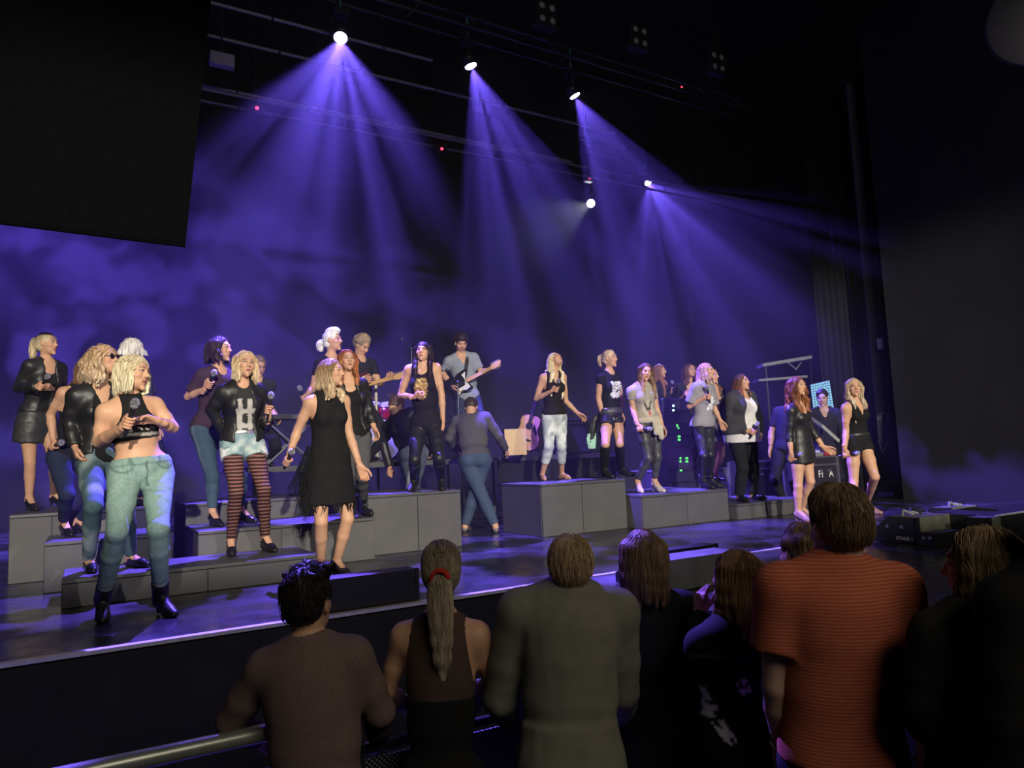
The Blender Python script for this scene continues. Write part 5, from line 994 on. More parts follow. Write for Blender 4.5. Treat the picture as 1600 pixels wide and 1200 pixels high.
for p, q in ((-.12, -.1), (.12, -.1), (-.12, .12), (.12, .12)): MB().lathe([(.02, 0), (.02, .02)], o3+ux*p+uy*q, ZUP, 8).build('foot', M_PLASTIC, g, loc=lo)
c = at(833, 700, 10.2); g = empty('guitar_stand', (c[0], c[1], BAND), 'small black stand holding the acoustic guitar', 'stand'); lo = g.location; b0 = np.array([c[0], c[1], BAND])
MB().tube([b0+(0, .25, .01), b0+(0, .10, .45)], .011, 6).build('pole', M_DARKMETAL, g, loc=lo)
for s_ in (-1, 1): MB().tube([b0+(0, .18, .22), b0+(s_*.16, -.08, .01)], .010, 6).build('leg', M_DARKMETAL, g, loc=lo); MB().tube([b0+(s_*.06, .08, .10), b0+(s_*.08, -.08, .05), b0+(s_*.08, -.02, .10)], .010, 6).build('cradle', M_DARKMETAL, g, loc=lo)
def amp(px, d, w_, h_, label):
    c = at(px, 700, d); g = empty('guitar_amplifier', (c[0], c[1], BAND), label, 'amplifier', 'amplifiers behind the singers'); lo = g.location; x, y = c[0], c[1]
    MB().box(x-w_/2, x+w_/2, y, y+.3, BAND+.002, BAND+h_, .012).build('cabinet', M_PLASTIC, g, loc=lo); MB().box(x-w_/2+.03, x+w_/2-.03, y-.008, y-.001, BAND+.03, BAND+h_-.13, .003).build('grille_cloth', mat('grille_cloth', (.03, .03, .032), .9), g, loc=lo)
    MB().box(x-w_/2+.03, x+w_/2-.03, y-.006, y-.001, BAND+h_-.02, BAND+h_-.03).build('control_panel', M_DARKMETAL, g, loc=lo)
    for i in range(6): MB().lathe([(.012, 0), (.010, .016)], (x-w_/2+.08+i*.07, y-.006, BAND+h_-.07), (0, -1, 0), 8).build('knob', M_CHROME, g, loc=lo)
amp(900, 11.2, .6, .55, 'black guitar amplifier between the barefoot singer and the knee-boot singer'); amp(688, 11.4, .6, .6, 'black guitar amplifier behind the long-fringed singer')
# equipment rack with green meters
c = at(1064, 740, 11.0); x, y = c[0], c[1]; g = empty('equipment_rack', (x, y, STAGE), 'tall black equipment rack with green glowing meters', 'rack'); lo = g.location
MB().box(x-.28, x+.28, y, y+.32, STAGE+.002, STAGE+1.72, .01).build('case', M_PLASTIC, g, loc=lo)
for i in range(9): MB().box(x-.25, x+.25, y-.012, y-.001, STAGE+.08+.18*i, STAGE+.23+.18*i, .003).build('rack_unit', M_DARKMETAL, g, loc=lo)
M_GREEN = mat('green_meter', (.10, 1., .10), emit=2.2); M_PALE = mat('pale_meter', (.5, .75, 1.), emit=2.5)
for px, py, w_, h_, mm in ((1052, 634, 3, 3, M_PALE), (1052, 641, 3, 3, M_PALE), (1058, 665, 2, 4, M_GREEN), (1060, 669, 2, 2, M_GREEN), (1061, 682, 4, 2.5, M_GREEN), (1061, 687, 4, 2.5, M_GREEN), (1063, 716, 2.2, 2.5, M_GREEN), (1063, 721, 2.2, 2.5, M_GREEN), (1073, 716, 4, 2.5, M_GREEN), (1073, 721, 4, 2.5, M_GREEN), (1064, 735, 3, 2, M_GREEN)):
    p = ony(px, py, y-.014); q = depth(p)/FPX; MB().box(p[0]-w_*q*.6, p[0]+w_*q*.6, p[1]-.006, p[1], p[2]-h_*q*.5, p[2]+h_*q*.5).build('meter', mm, g, loc=lo)
def to_mesh(o):
    bpy.context.view_layer.update(); me = bpy.data.meshes.new_from_object(o.evaluated_get(bpy.context.evaluated_depsgraph_get())); n = bpy.data.objects.new('lettering', me); COL.objects.link(n); n.parent = o.parent; n.location = o.location; n.rotation_euler = o.rotation_euler; bpy.data.objects.remove(o); n.name = 'lettering'
# ------------------------------------------------------------------ technician's corner
def case(px, d, w_, dp, h_, label, marks=()):
    c = at(px, 785, d); x, y = c[0], c[1]; g = empty('flight_case', (x, y, STAGE), label, 'case', 'flight cases by the technicians'); lo = g.location; z0 = STAGE+.002
    MB().box(x-w_/2, x+w_/2, y, y+dp, z0, STAGE+h_, .006).build('shell', mat('case_black', (.02, .02, .022), .5), g, loc=lo)
    for sx in (-1, 1):
        for sy in (0, 1): MB().box(x+sx*w_/2-.018, x+sx*w_/2+.018, y+sy*dp-.018, y+sy*dp+.018, z0+.02, STAGE+h_-.02).build('edge_rail', M_METAL, g, loc=lo)
    for zz in (STAGE+.03, STAGE+h_-.012, STAGE+h_-.13): MB().box(x-w_/2, x+w_/2, y-.014, y-.001, zz-.012, zz+.012).build('edge_rail', M_METAL, g, loc=lo)
    for s_ in (-1, 1): MB().box(x+s_*.10-.03, x+s_*.10+.03, y-.02, y-.002, STAGE+h_-.24, STAGE+h_-.20).build('latch', M_METAL, g, loc=lo)
    for tx, (dx, dz, sz) in marks:
        cu = bpy.data.curves.new('lettering', 'FONT'); cu.body = tx; cu.size = sz; cu.extrude = .001; o = bpy.data.objects.new('lettering', cu); COL.objects.link(o); o.parent = g; o.location = (dx, -.008, dz); o.rotation_euler = (R(90), 0, 0); cu.materials.append(M_WHITEP); to_mesh(o)
    return g, np.array([x, y+dp/2, STAGE+h_])
g, tp = case(1293, 10.9, .62, .5, .74, 'black flight case with silver edges and stencilled letters between the two end singers', (('FI', (-.17, .42, .16)), ('A', (.08, .42, .16))))
case(1200, 11.6, .6, .5, .70, 'dark flight case half hidden by the blazer singer')
g = empty('mixer', tp, 'grey mixing desk on the stencilled flight case', 'mixer'); lo = g.location
MB().hexa([tp+np.array(q) for q in ((-.3, -.22, .002), (.3, -.22, .002), (.3, .22, .002), (-.3, .22, .002), (-.3, -.22, .05), (.3, -.22, .05), (.3, .22, .13), (-.3, .22, .13))]).build('desk', mat('mixer_grey', (.22, .22, .23), .5), g, loc=lo)
for i in range(10): MB().box(tp[0]-.26+.055*i, tp[0]-.235+.055*i, tp[1]-.16, tp[1]-.13, tp[2]+.055, tp[2]+.085).build('fader', M_WHITEP if i % 3 else M_PLASTIC, g, loc=lo)
p = tp+np.array([.12, -.24, .04]); rd = MB().box(p[0]-.09, p[0]+.09, p[1]-.03, p[1]+.014, p[2]-.036, p[2]+.03, .006).build('red_stage_box', mat('red_plastic', (.40, .02, .03), .4), loc=tuple(p)); tag(rd, 'small red box at the front of the grey mixing desk', 'box')
c = at(1297, 679, 11.05); g = empty('music_stand', (c[0], c[1], STAGE), 'tilted pale grey music stand in front of the V-neck technician', 'stand'); lo = g.location
P0, P1 = at(1284, 668, 10.95), at(1311, 692, 11.0); dv = np.array([.05, .34, .22])
MB().hexa([P0, P1, P1+dv, P0+dv]+[q+np.array([0, -.02, .05]) for q in (P0, P1, P1+dv, P0+dv)]).build('desk', mat('stand_pale', (.34, .34, .32), .6), g, loc=lo)
cc = (P0+P1+dv)/2; MB().tube([(cc[0], cc[1], cc[2]), (cc[0], cc[1], STAGE+.02)], .014, 8).build('pole', M_DARKMETAL, g, loc=lo)
for k in range(3): t = 2.1*k; MB().tube([(cc[0], cc[1], STAGE+.2), (cc[0]+.25*math.cos(t), cc[1]+.25*math.sin(t), STAGE+.01)], .01, 6).build('leg', M_DARKMETAL, g, loc=lo)
# pale blue lit panel behind the technician
d0 = 12.4; Q = [at(1271, 644, d0), at(1303, 637, d0), at(1296, 594, d0), at(1266, 601, d0)]; c = sum(Q)/4; g = empty('lit_panel', (c[0], c[1], STAGE), 'small pale blue lit lamp panel behind the V-neck technician', 'lamp'); lo = g.location; n = nrm(np.cross(Q[1]-Q[0], Q[3]-Q[0])); n = n if n @ FWH < 0 else -n
MB().add([q-n*.05 for q in Q]+[q-n*.002 for q in Q], [(0, 1, 2, 3), (4, 5, 6, 7), (0, 1, 5, 4), (1, 2, 6, 5), (2, 3, 7, 6), (3, 0, 4, 7)]).build('housing', M_PLASTIC, g, loc=lo)
M_PANEL = mat('panel_cell', (.16, .40, .62), emit=.75); bl = lambda u, v: Q[0]*(1-u)*(1-v)+Q[1]*u*(1-v)+Q[2]*u*v+Q[3]*(1-u)*v
for i in range(8):
    for j in range(11): u0, u1, v0, v1 = i/8+.012, (i+1)/8-.012, j/11+.010, (j+1)/11-.010; MB().add([bl(u0, v0), bl(u1, v0), bl(u1, v1), bl(u0, v1)]+[bl(u, v)+n*.004 for u, v in ((u0, v0), (u1, v0), (u1, v1), (u0, v1))], [(0, 1, 2, 3), (4, 5, 6, 7), (0, 1, 5, 4), (1, 2, 6, 5), (2, 3, 7, 6), (3, 0, 4, 7)]).build('cell', M_PANEL, g, loc=lo)
MB().tube([(c[0], c[1]+.03, Q[0][2]+.05), (c[0], c[1]+.03, STAGE+.01)], .02, 8).build('pole', M_DARKMETAL, g, loc=lo)
# scaffold canopy over the technicians
d0 = 13.2; g = empty('scaffold_canopy', at(1230, 785, d0)*[1, 1, 0]+[0, 0, STAGE], 'dark two-tier scaffold canopy behind the technicians', 'scaffold'); lo = g.location
M_SCAF = mat('scaffold_grey', (.16, .16, .17), .6)
def bar(name, a, b, w_, h_, dp=.35):
    a, b = np.array(a), np.array(b); t = nrm((b-a)*[1, 1, 0]); pn = np.array([-t[1], t[0], 0])*dp; MB().hexa([a, b, b+pn, a+pn]+[q+ZUP*h_ for q in (a, b, b+pn, a+pn)]).build(name, M_SCAF, g, loc=lo)
bar('upper_deck', at(1192, 573, d0), at(1270, 560, d0), .4, .06); bar('lower_deck', at(1186, 596, d0), at(1262, 590, d0), .4, .045)
for x1, x2 in ((1230, 1245), (1252, 1243)): MB().tube([at(x1, 566, d0), at(x2, 578, d0)], .012, 6).build('brace', M_SCAF, g, loc=lo)
for px, py in ((1196, 572), (1266, 560)):
    a = at(px, py, d0+.1); MB().tube([a, (a[0], a[1], STAGE+.01)], .022, 8).build('post', M_DARKMETAL, g, loc=lo)
# ------------------------------------------------------------------ wing: masking panel, drapes, wall
M_FLAT = mat('masking_grey', (.11, .11, .115), .9, var=.2, vscale=3); d0 = 12.0
q0, q1 = at(1371, 643, d0), at(1405, 643, d0+.1); th = FWH*.06
mp = empty('masking_panel', (q0[0], q0[1], 8.2), 'dark grey masking panel hanging behind the playsuit singer', 'panel'); lo = mp.location
MB().hexa([q0, q1, q1+th, q0+th]+[np.array([q[0], q[1], 8.2]) for q in (q0, q1, q1+th, q0+th)]).build('panel', M_FLAT, mp, loc=lo); MB().tube([np.array([q0[0], q0[1], 8.2])-RTH*.1, np.array([q1[0], q1[1], 8.2])+RTH*.1], .03, 8).build('batten', M_DARKMETAL, mp, loc=lo)
for k in range(3): p = q0+(q1-q0)*(.2+.3*k); MB().tube([p, p-ZUP*.05-FWH*.02, p-ZUP*.03-FWH*.05], .008, 5).build('hook', M_METAL, mp, loc=lo)
p = at(1377, 537, d0-.05); pb = MB().box(p[0]-.05, p[0]+.05, p[1]-.05, p[1]+.05, p[2]-.09, p[2]+.09, .01).build('small_speaker', mat('pale_plastic', (.36, .36, .38), .5), loc=tuple(p)); tag(pb, 'tiny pale box fixed high on the masking panel', 'box')
cb = empty('cable_coil', at(1385, 650, d0-.1), 'black cable loops hanging below the masking panel', 'cable'); lo = cb.location
for k, (a, b, dp_) in enumerate(((1373, 1393, 55), (1376, 1398, 48), (1371, 1388, 62))): MB().tube([at(a+(b-a)*(.5-.5*math.cos(t)), 644+dp_*math.sin(t), d0-.1-.02*k) for t in np.linspace(0, math.pi, 15)], .016, 6).build('loop', M_PLASTIC, cb, True, loc=lo)
def drape(px0, px1, d, y1, ztop, label, m=M_BLACK, folds=7):
    a, b = at(px0, y1, d), at(px1, y1, d); a[2] = b[2] = STAGE+.01; g = MB(); N_ = folds*6; t = (b-a)/N_; nn = nrm([-t[1], t[0], 0]); P = [a+t*i+nn*.05*math.sin(i*2*math.pi/6) for i in range(N_+1)]
    V = []; [V.extend([p, p+nn*.012, [p[0], p[1], ztop], [p[0]+nn[0]*.012, p[1]+nn[1]*.012, ztop]]) for p in P]; F_ = []
    for i in range(N_): k = 4*i; F_ += [(k, k+4, k+6, k+2), (k+1, k+3, k+7, k+5), (k+2, k+6, k+7, k+3), (k, k+1, k+5, k+4)]
    o = g.add(V, F_).build('stage_drape', m, loc=tuple(a), smooth=True); return tag(o, label, 'curtain')
drape(1300, 1372, 12.6, 780, 8.3, 'black stage drape just behind the masking panel'); drape(1398, 1422, 11.8, 780, 8.3, 'narrow black drape between the masking panel and the wing wall', folds=3)
a, b = onz(1412, 781, STAGE), onz(1900, 795, STAGE); n = nrm([(b-a)[1], -(b-a)[0], 0])
structure(MB().hexa([a, b, b-n*.2, a-n*.2]+[np.array([q[0], q[1], 9.]) for q in (a, b, b-n*.2, a-n*.2)]).build('wall_wing', mat('wing_wall', (.007, .007, .009), .8, var=.25, vscale=1.5)))
# ------------------------------------------------------------------ monitors and boxes along the stage edge
M_WEDGE = mat('wedge_paint', (.15, .155, .125), .6, var=.25, vscale=8, bump=.05); M_WDARK = mat('wedge_dark', (.02, .02, .024), .5)
def wedge(x0, x1, y0, y1, h_, label, m=M_WEDGE, z=STAGE, slope=.55, cat='speaker', rz=0, text=None):
    g = empty('stage_monitor', ((x0+x1)/2, (y0+y1)/2, z), label, cat, 'floor monitors along the stage edge'); lo = np.array([(x0+x1)/2, (y0+y1)/2, z]); X, Y = (x1-x0)/2, (y1-y0)/2
    ys = Y*(1-2*slope)
    wb = MB(); wb.add([(-X, -Y, .003), (X, -Y, .003), (X, Y, .003), (-X, Y, .003), (-X, -Y, h_), (X, -Y, h_), (X, ys, h_), (-X, ys, h_), (X, Y, h_*.35), (-X, Y, h_*.35)], [(3, 2, 1, 0), (0, 1, 5, 4), (4, 5, 6, 7), (7, 6, 8, 9), (9, 8, 2, 3), (1, 2, 8, 6, 5), (0, 4, 7, 9, 3)]); wb.m[-1] = 1; wb.build('cabinet', [m, M_WDARK], g)  # the side face takes the dark material: its shade is put into the colour
    MB().hexa([(-X+.03, Y-.01, h_*.40), (X-.03, Y-.01, h_*.40), (X-.03, ys+.02, h_*.93), (-X+.03, ys+.02, h_*.93), (-X+.03, Y+.005, h_*.42), (X-.03, Y+.005, h_*.42), (X-.03, ys+.03, h_*.97), (-X+.03, ys+.03, h_*.97)]).build('grille', M_DARKMETAL, g)
    for sx in (-1, 1): MB().box(sx*X-.012 if sx < 0 else X-.012, sx*X+.012 if sx < 0 else X+.012, -Y-.006, -Y+.02, .004, h_+.004).build('corner_rail', M_WDARK, g)
    for k in range(2): MB().lathe([(.016, 0), (.016, .006)], (-X-.006, -Y*.3+Y*.6*k, h_*.62), (1, 0, 0), 8).build('socket', M_METAL, g)
    if text:
        cu = bpy.data.curves.new('lettering', 'FONT'); cu.body = text; cu.size = .042; cu.extrude = .001; o = bpy.data.objects.new('lettering', cu); COL.objects.link(o); o.parent = g; o.location = (-X-.004, -Y*.05, .03); o.rotation_euler = (R(90), 0, R(-90)); cu.materials.append(M_WHITEP); to_mesh(o)
    return g
wedge(1.16, 1.90, 4.60, 4.80, .205, 'long dark box at the stage edge below the fringe-dress singer', M_WDARK, slope=.15, cat='box')
wedge(3.26, 3.95, 3.66, 4.2, .205, 'pale-fronted floor monitor at the apron corner beyond the bobbed woman'); wedge(3.75, 4.3, 4.22, 4.52, .17, 'small dark floor monitor behind the pale-fronted one', M_WDARK)
wedge(6.36, 6.92, 3.80, 4.26, .235, 'floor monitor with a shade-darkened side, lettered in white below the wing wall', M_WEDGE, slope=.4, text='STAGE 1')
wedge(7.66, 8.15, 4.22, 4.52, .21, 'grey floor monitor farthest back by the stage edge', M_WEDGE, slope=.3); wedge(6.28, 6.62, 3.60, 3.78, .12, 'low dark box in front of the lettered monitor', M_WDARK, slope=.3, cat='box')
wedge(6.64, 6.82, 3.34, 3.58, .235, 'upright pale monitor side next to the long black box', M_WEDGE, slope=.2)
for i, (x, y, z) in enumerate(((6.5, 4.0, .24), (6.7, 4.05, .24), (7.8, 4.3, .215), (7.95, 4.35, .215))):
    b = MB(); b.tube([(.0, .0, .012), (.06, .03, .05), (.13, -.02, .012), (.18, .04, .03), (.24, .0, .012)], .012, 6); o = b.build('cable_tangle', M_PLASTIC if i % 2 else mat('grey_cable', (.25, .25, .28), .5)); o.location = (x-.12, y-.05, STAGE+z-.002); tag(o, ('looped black cable', 'looped grey cable')[(i+1) % 2]+' on the '+('lettered monitor' if i < 2 else 'farthest grey monitor'), 'cable', 'cables on the monitors')
g = empty('black_platform_box', (7.9, 3.2, STAGE), 'long low black box with a white front edge by the frame edge', 'box'); lo = g.location
MB().box(6.86, 9.4, 3.0, 3.5, STAGE+.002, STAGE+.235, .004).build('box', M_WDARK, g, loc=lo) if False else MB().box(6.86, 9.4, 3.42, 4.0, STAGE+.002, STAGE+.235, .004).build('body', M_WDARK, g, loc=lo); MB().box(6.86, 9.4, 3.405, 3.419, STAGE+.225, STAGE+.24).build('edge_strip', mat('edge_strip'), g, loc=lo)
# ------------------------------------------------------------------ rig: battens, moving heads, blinders, hanging panel
M_PIPE = mat('pipe_grey', (.22, .22, .24), .5, metal=.3)
for i, (px, py, y, x1) in enumerate(((400, 73, 9.0, 7.5), (340, 138, 9.6, 7.), (470, 170, 10.2, 12.), (330, 160, 10.9, 12.), (345, 8, 8.6, 4.))):
    p = ony(px, py, y); g = empty('lighting_batten', (p[0]-3, y, p[2]), ('steel pipe batten nearest the first violet lamp', 'steel pipe batten second from the roof opening', 'long steel pipe batten crossing the first beam', 'lowest long steel pipe batten crossing the beams', 'topmost short steel pipe batten')[i], 'pipe', 'pipe battens over the stage'); lo = g.location
    xs = np.linspace(p[0]-3, x1, 9)
    for a, b in zip(xs[:-1], xs[1:]): MB().tube([(a+.012, y, p[2]), (b-.012, y, p[2])], .022, 8).build('pipe_length', M_PIPE, g, loc=lo)
    for a in xs[1:-1:3]: MB().tube([(a, y, p[2]), (a, y, 11.55)], .006, 5).build('hanger_cable', M_DARKMETAL, g, loc=lo)
M_LENS = mat('lit_lens', (.72, .58, 1.), emit=26); M_LAMP = mat('lamp_black', (.02, .02, .022), .4)
def moving_head(p, tgt, label, lens=M_LENS, s=1., group='violet moving-head lamps', hang=None):
    p = np.array(p); ax = nrm(np.array(tgt)-p); g = empty('moving_head_lamp', p, label, 'lamp', group); lo = g.location; top = p-ax*.22*s+ZUP*.33*s; sd = nrm(np.cross(ax, ZUP)); hub = p-ax*.20*s
    MB().lathe([(.05, -.42), (.02, -.40), (.13, -.25), (.135, -.10), (.14, -.03), (.125, -.03), (.12, -.06)], p, ax, 18).build('head', M_LAMP, g, True, loc=lo) if s == 1 else MB().lathe([(.05*s, -.42*s), (.13*s, -.25*s), (.14*s, -.03*s), (.12*s, -.06*s)], p, ax, 18).build('head', M_LAMP, g, True, loc=lo)
    MB().lathe([(.112*s, -.058*s), (.112*s, -.05*s), (.06*s, -.042*s), (.001, -.04*s)], p, ax, 18).build('lens', lens, g, True, loc=lo)
    for k in (-1, 1): MB().tube([hub+sd*k*.16*s, hub+sd*k*.17*s+ZUP*.2*s, hub+sd*k*.10*s+ZUP*.30*s], .022*s, 6).build('yoke_arm', M_LAMP, g, loc=lo)
    b = hub+ZUP*.36*s; MB().box(b[0]-.15*s, b[0]+.15*s, b[1]-.12*s, b[1]+.12*s, b[2]-.06*s, b[2]+.06*s, .01).build('base', M_LAMP, g, loc=lo); MB().tube([b+ZUP*.06*s, b+ZUP*.15*s if hang is None else np.array([b[0], b[1], hang])], .02*s, 6).build('clamp', mat('teal_clamp', (.05, .25, .25), .5), g, loc=lo)
    return b[2]+.17*s
p = ony(348, 91, 8.8); jb = empty('junction_box', p, 'small grey metal box hanging beside the edge of the big black panel', 'box'); lo = jb.location; MB().box(p[0]-.14, p[0]+.14, p[1], p[1]+.12, p[2]-.08, p[2]+.08, .01).build('case', mat('box_grey', (.30, .30, .30), .5), jb, loc=lo); MB().tube([p+np.array([0, .06, .08]), (p[0], p[1]+.06, 11.55)], .012, 6).build('drop_pipe', M_DARKMETAL, jb, loc=lo)
names = ['hidden violet lamp behind the big black panel', 'violet moving-head lamp nearest the big black panel, brightest', 'violet moving-head lamp above the guitarists', 'violet moving-head lamp third along the batten', 'lowest violet moving-head lamp at the back over the far singers']
zt = 0
for i, p in enumerate(LP):
    zt = moving_head(p, LAIM[i], names[i], s=.68, hang=7.78 if i < 4 else p[2]+.70)
    if i == 3 or i == 4:
        x0, x1 = (-3, 9.5) if i == 3 else (9.5, 14.5); y = LP[i][1]+.05; z = 7.60 if i == 3 else p[2]+.53
        g = empty('lamp_truss', (x0, y, z), 'black truss carrying the row of violet lamps' if i == 3 else 'short black truss carrying the lowest violet lamp', 'truss', 'lamp trusses'); lo = g.location
        for dy, dz in ((-.14, 0), (.14, 0), (0, .24)): MB().tube([(x0, y+dy, z+dz), (x1, y+dy, z+dz)], .025, 8).build('chord', M_LAMP, g, loc=lo)
        lt = MB(); [lt.tube([(a, y+(-.14 if k % 2 else .14), z), (a+.2, y, z+.24), (a+.4, y+(.14 if k % 2 else -.14), z)], .010, 5) for k, a in enumerate(np.arange(x0, x1-.4, .4))]; o = lt.build('lattice', M_LAMP, g, loc=lo); o['kind'] = 'stuff'
        for a in (x0+.5, x1-.5): MB().tube([(a, y, z+.24), (a, y, 11.55)], .008, 5).build('hanger_cable', M_DARKMETAL, g, loc=lo)
moving_head(FS, at(850, 356, 9.0), 'small white spot lamp with a thin beam between the violet lamps', mat('white_lens', (.9, .9, 1.), emit=22), .75, None)
q = LP[4]+nrm(LP[4]-LAIM[4])*.14; MB().tube([(q[0], q[1], q[2]+.3), (q[0], q[1], 11.5)], .012, 6).build('drop_pipe', M_DARKMETAL, bpy.data.objects['moving_head_lamp.004'], loc=tuple(LP[4]))
q = FS-nrm(at(850, 356, 9.0)-FS)*.15; MB().tube([(q[0], q[1], q[2]+.3), (q[0], q[1], 11.5)], .012, 6).build('drop_pipe', M_DARKMETAL, bpy.data.objects['moving_head_lamp.005'], loc=tuple(FS))
M_REDL = mat('red_pilot', (1., .03, .08), emit=5)
for i, (px, py, y) in enumerate(((402, 168, 9.6), (691, 232, 10.2), (922, 278, 11.5), (1066, 136, 10.2))):
    p = ony(px, py, y); g = empty('power_box', p, 'black power box with a red pilot light, '+('nearest the big black panel', 'between the first two beams', 'just above the small white spot', 'highest, away from the beams')[i], 'box', 'power boxes with red pilots'); lo = g.location
    MB().box(p[0]-.10, p[0]+.10, p[1]+.016, p[1]+.14, p[2]-.06, p[2]+.10, .008).build('case', M_LAMP, g, loc=lo); MB().lathe([(.024, 0), (.024, .006), (.015, .014), (.001, .017)], p+np.array([0, .016, 0]), (0, -1, 0), 10).build('pilot_light', M_REDL, g, True, loc=lo); MB().tube([p+np.array([0, .08, .1]), (p[0], p[1]+.08, 11.55)], .008, 5).build('hanger_cable', M_DARKMETAL, g, loc=lo)
M_DIML = mat('dim_lens', (.30, .30, .32), .3)
for i, (px, py) in enumerate(((855, 21), (1000, 57), (1122, 97))):
    p = ony(px, py, 7.); g = empty('blinder_lamp', p, ('first unlit four-eyed blinder lamp, nearest the roof edge', 'middle unlit four-eyed blinder lamp of the three', 'last unlit four-eyed blinder lamp, lowest of the three')[i], 'lamp', 'unlit blinder lamps'); lo = g.location
    MB().box(p[0]-.16, p[0]+.16, p[1], p[1]+.14, p[2]-.17, p[2]+.17, .012).build('housing', M_LAMP, g, loc=lo)
    for sx in (-1, 1):
        for sz in (-1, 1): MB().lathe([(.045, 0), (.045, .012), (.02, .026), (.001, .03)], p+np.array([sx*.075, -.001, sz*.085]), (0, -1, 0), 12).build('lens', M_DIML, g, True, loc=lo)
    MB().tube([p+np.array([0, .07, .17]), (p[0], p[1]+.07, 11.5)], .01, 5).build('hanger_cable', M_DARKMETAL, g, loc=lo)
p = at(1622, 28, 6.5); g = empty('round_lamp', p, 'large dim round fixture in the upper corner under the ceiling', 'lamp'); lo = g.location
MB().lathe([(.05, -.25), (.30, -.18), (.40, -.02), (.41, .02), (.38, .05)], p, nrm(CP-p+ZUP*.4), 28).build('dish', mat('dish_grey', (.03, .03, .032), .7), g, True, loc=lo); MB().tube([p+ZUP*.1, (p[0], p[1], 11.5)], .02, 6).build('drop_pipe', M_DARKMETAL, g, loc=lo)
A0, B0 = ony(0, 343, 6.3), ony(290, 380, 6.3); C0 = ony(330, 0, 6.3); A0 = A0+(A0-B0)*2.5; up3 = (C0-B0)*1.6
g = empty('hanging_panel', B0, 'big black panel hanging in front of the stage, edge tilted', 'panel'); lo = g.location; M_VOID = mat('void_black', (.0035, .0035, .004), 1., spec=0.)
V = [A0, B0, B0+(0, .04, 0), A0+(0, .04, 0), A0+up3, B0+up3, B0+up3+(0, .04, 0), A0+up3+(0, .04, 0)]; MB().hexa(V).build('cloth_face', M_VOID, g, loc=lo)
MB().tube([B0+(.0, .02, -.012), A0+(0, .02, -.012)], .02, 8).build('bottom_pipe', M_VOID, g, loc=lo); MB().tube([B0+up3+(-.5, .02, 0), (B0[0]+up3[0]-.5, B0[1]+.02, 11.5)], .01, 5).build('hanger_cable', M_VOID, g, loc=lo)
# ------------------------------------------------------------------ crowd barrier
BYY = 2.95; g = empty('crowd_barrier', (0, BYY, 0), 'low steel crowd barrier with perforated panels before the stage', 'barrier'); lo = g.location
MB().tube([(-3.2, BYY, .95), (3.0, BYY-.12, .95)], .032, 10).build('top_rail', mat('rail_steel', (.34, .35, .31), .35, metal=.6), g, True, loc=lo); MB().tube([(-3.2, BYY+.02, .80), (3.0, BYY-.10, .80)], .02, 8).build('lower_rail', M_DARKMETAL, g, True, loc=lo)
def perf():
    m = mat('perforated_sheet', (.03, .03, .04), .4, metal=.4); nt = m.node_tree; b = nt.nodes['Principled BSDF']; tc = nt.nodes.new('ShaderNodeTexCoord'); sx = nt.nodes.new('ShaderNodeSeparateXYZ'); nt.links.new(tc.outputs['Object'], sx.inputs[0])
    a = math_node(nt, 'SINE', math_node(nt, 'MULTIPLY', sx.outputs[0], 300)); c_ = math_node(nt, 'SINE', math_node(nt, 'MULTIPLY', sx.outputs[2], 300)); q = math_node(nt, 'GREATER_THAN', math_node(nt, 'MULTIPLY', a, c_), .25)
    mx = nt.nodes.new('ShaderNodeMix'); mx.data_type = 'RGBA'; nt.links.new(q, mx.inputs['Factor']); mx.inputs[6].default_value = (.03, .03, .04, 1); mx.inputs[7].default_value = (.45, .45, .5, 1); nt.links.new(mx.outputs[2], b.inputs['Base Color']); return m
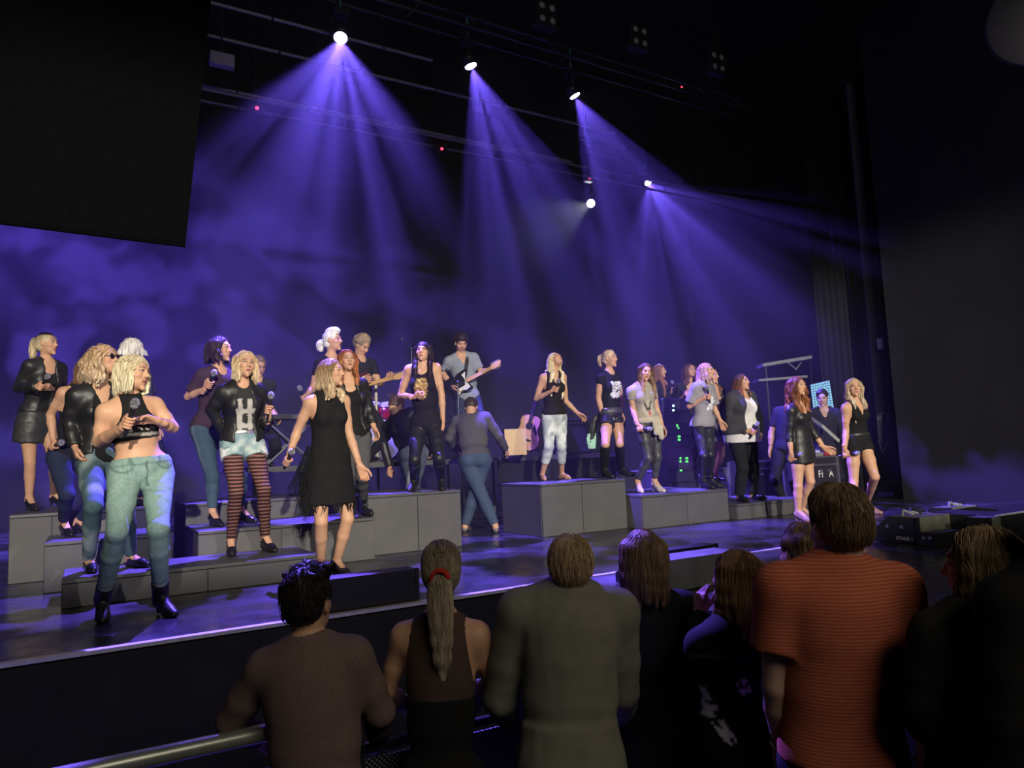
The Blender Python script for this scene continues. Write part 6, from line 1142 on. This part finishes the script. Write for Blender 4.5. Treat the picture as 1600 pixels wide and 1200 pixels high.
for i in range(6): x = -3.2+i*1.03; y = BYY-.12*i*1.03/6.2+.02; MB().hexa([(x+.03, y, .06), (x+1.0, y-.02, .06), (x+1.0, y-.014, .06), (x+.03, y+.006, .06), (x+.03, y, .76), (x+1.0, y-.02, .76), (x+1.0, y-.014, .76), (x+.03, y+.006, .76)]).build('perforated_panel', perf(), g, loc=lo)
for i in range(7): x = -3.2+i*1.03; y = BYY-.12*i*1.03/6.2+.02; MB().tube([(x, y, .002), (x, y, .94)], .025, 8).build('post', M_DARKMETAL, g, loc=lo)

# ------------------------------------------------------------------ small pieces belong to the part that carries them
SUB = {'tuner': ('headstock',), 'knob': ('control_panel',), 'pilot_light': ('case',), 'meter': ('case',), 'lens': ('head', 'housing'), 'soundhole': ('soundboard',), 'bridge': ('soundboard', 'body'), 'fader': ('desk',), 'fretboard': ('neck',),
       'lug': ('shell',), 'hoop': ('shell',), 'latch': ('shell',), 'edge_rail': ('shell',), 'white_key': ('case',), 'hair_tie': ('hair',), 'socket': ('cabinet',), 'corner_rail': ('cabinet',), 'lettering': ('cabinet', 'shell'), 'cell': ('housing',), 'cradle': ('pole',), 'clutch': ('pole',), 'hook': ('panel',), 'pickup': ('pickguard',)}
stem_ = lambda n: n.split('.')[0]
for root in [o for o in SC.objects if o.parent is None]:
    kids = list(root.children)
    for k in kids:
        for want in SUB.get(stem_(k.name), ()):
            p = next((q for q in kids if stem_(q.name) == want), None)
            if p is not None and p is not k: k.parent = p; break
# ------------------------------------------------------------------ haze
hz = MB().box(-8.5, 16.5, 6.35, 16.5, STAGE+.01, 11.2).build('haze', None or bpy.data.materials.new('haze_volume'))
tag(hz, 'thin haze filling the stage and catching the violet beams', 'haze', kind='stuff')
hm = hz.data.materials[0]; hm.use_nodes = True; nt = hm.node_tree; nt.nodes.remove(nt.nodes['Principled BSDF'])
vs = nt.nodes.new('ShaderNodeVolumeScatter'); vs.inputs['Density'].default_value = .0080; vs.inputs['Anisotropy'].default_value = .15; vs.inputs['Color'].default_value = (1, 1, 1, 1)
nt.links.new(vs.outputs[0], nt.nodes['Material Output'].inputs['Volume'])
print('script seconds', round(time.time()-T0, 1))
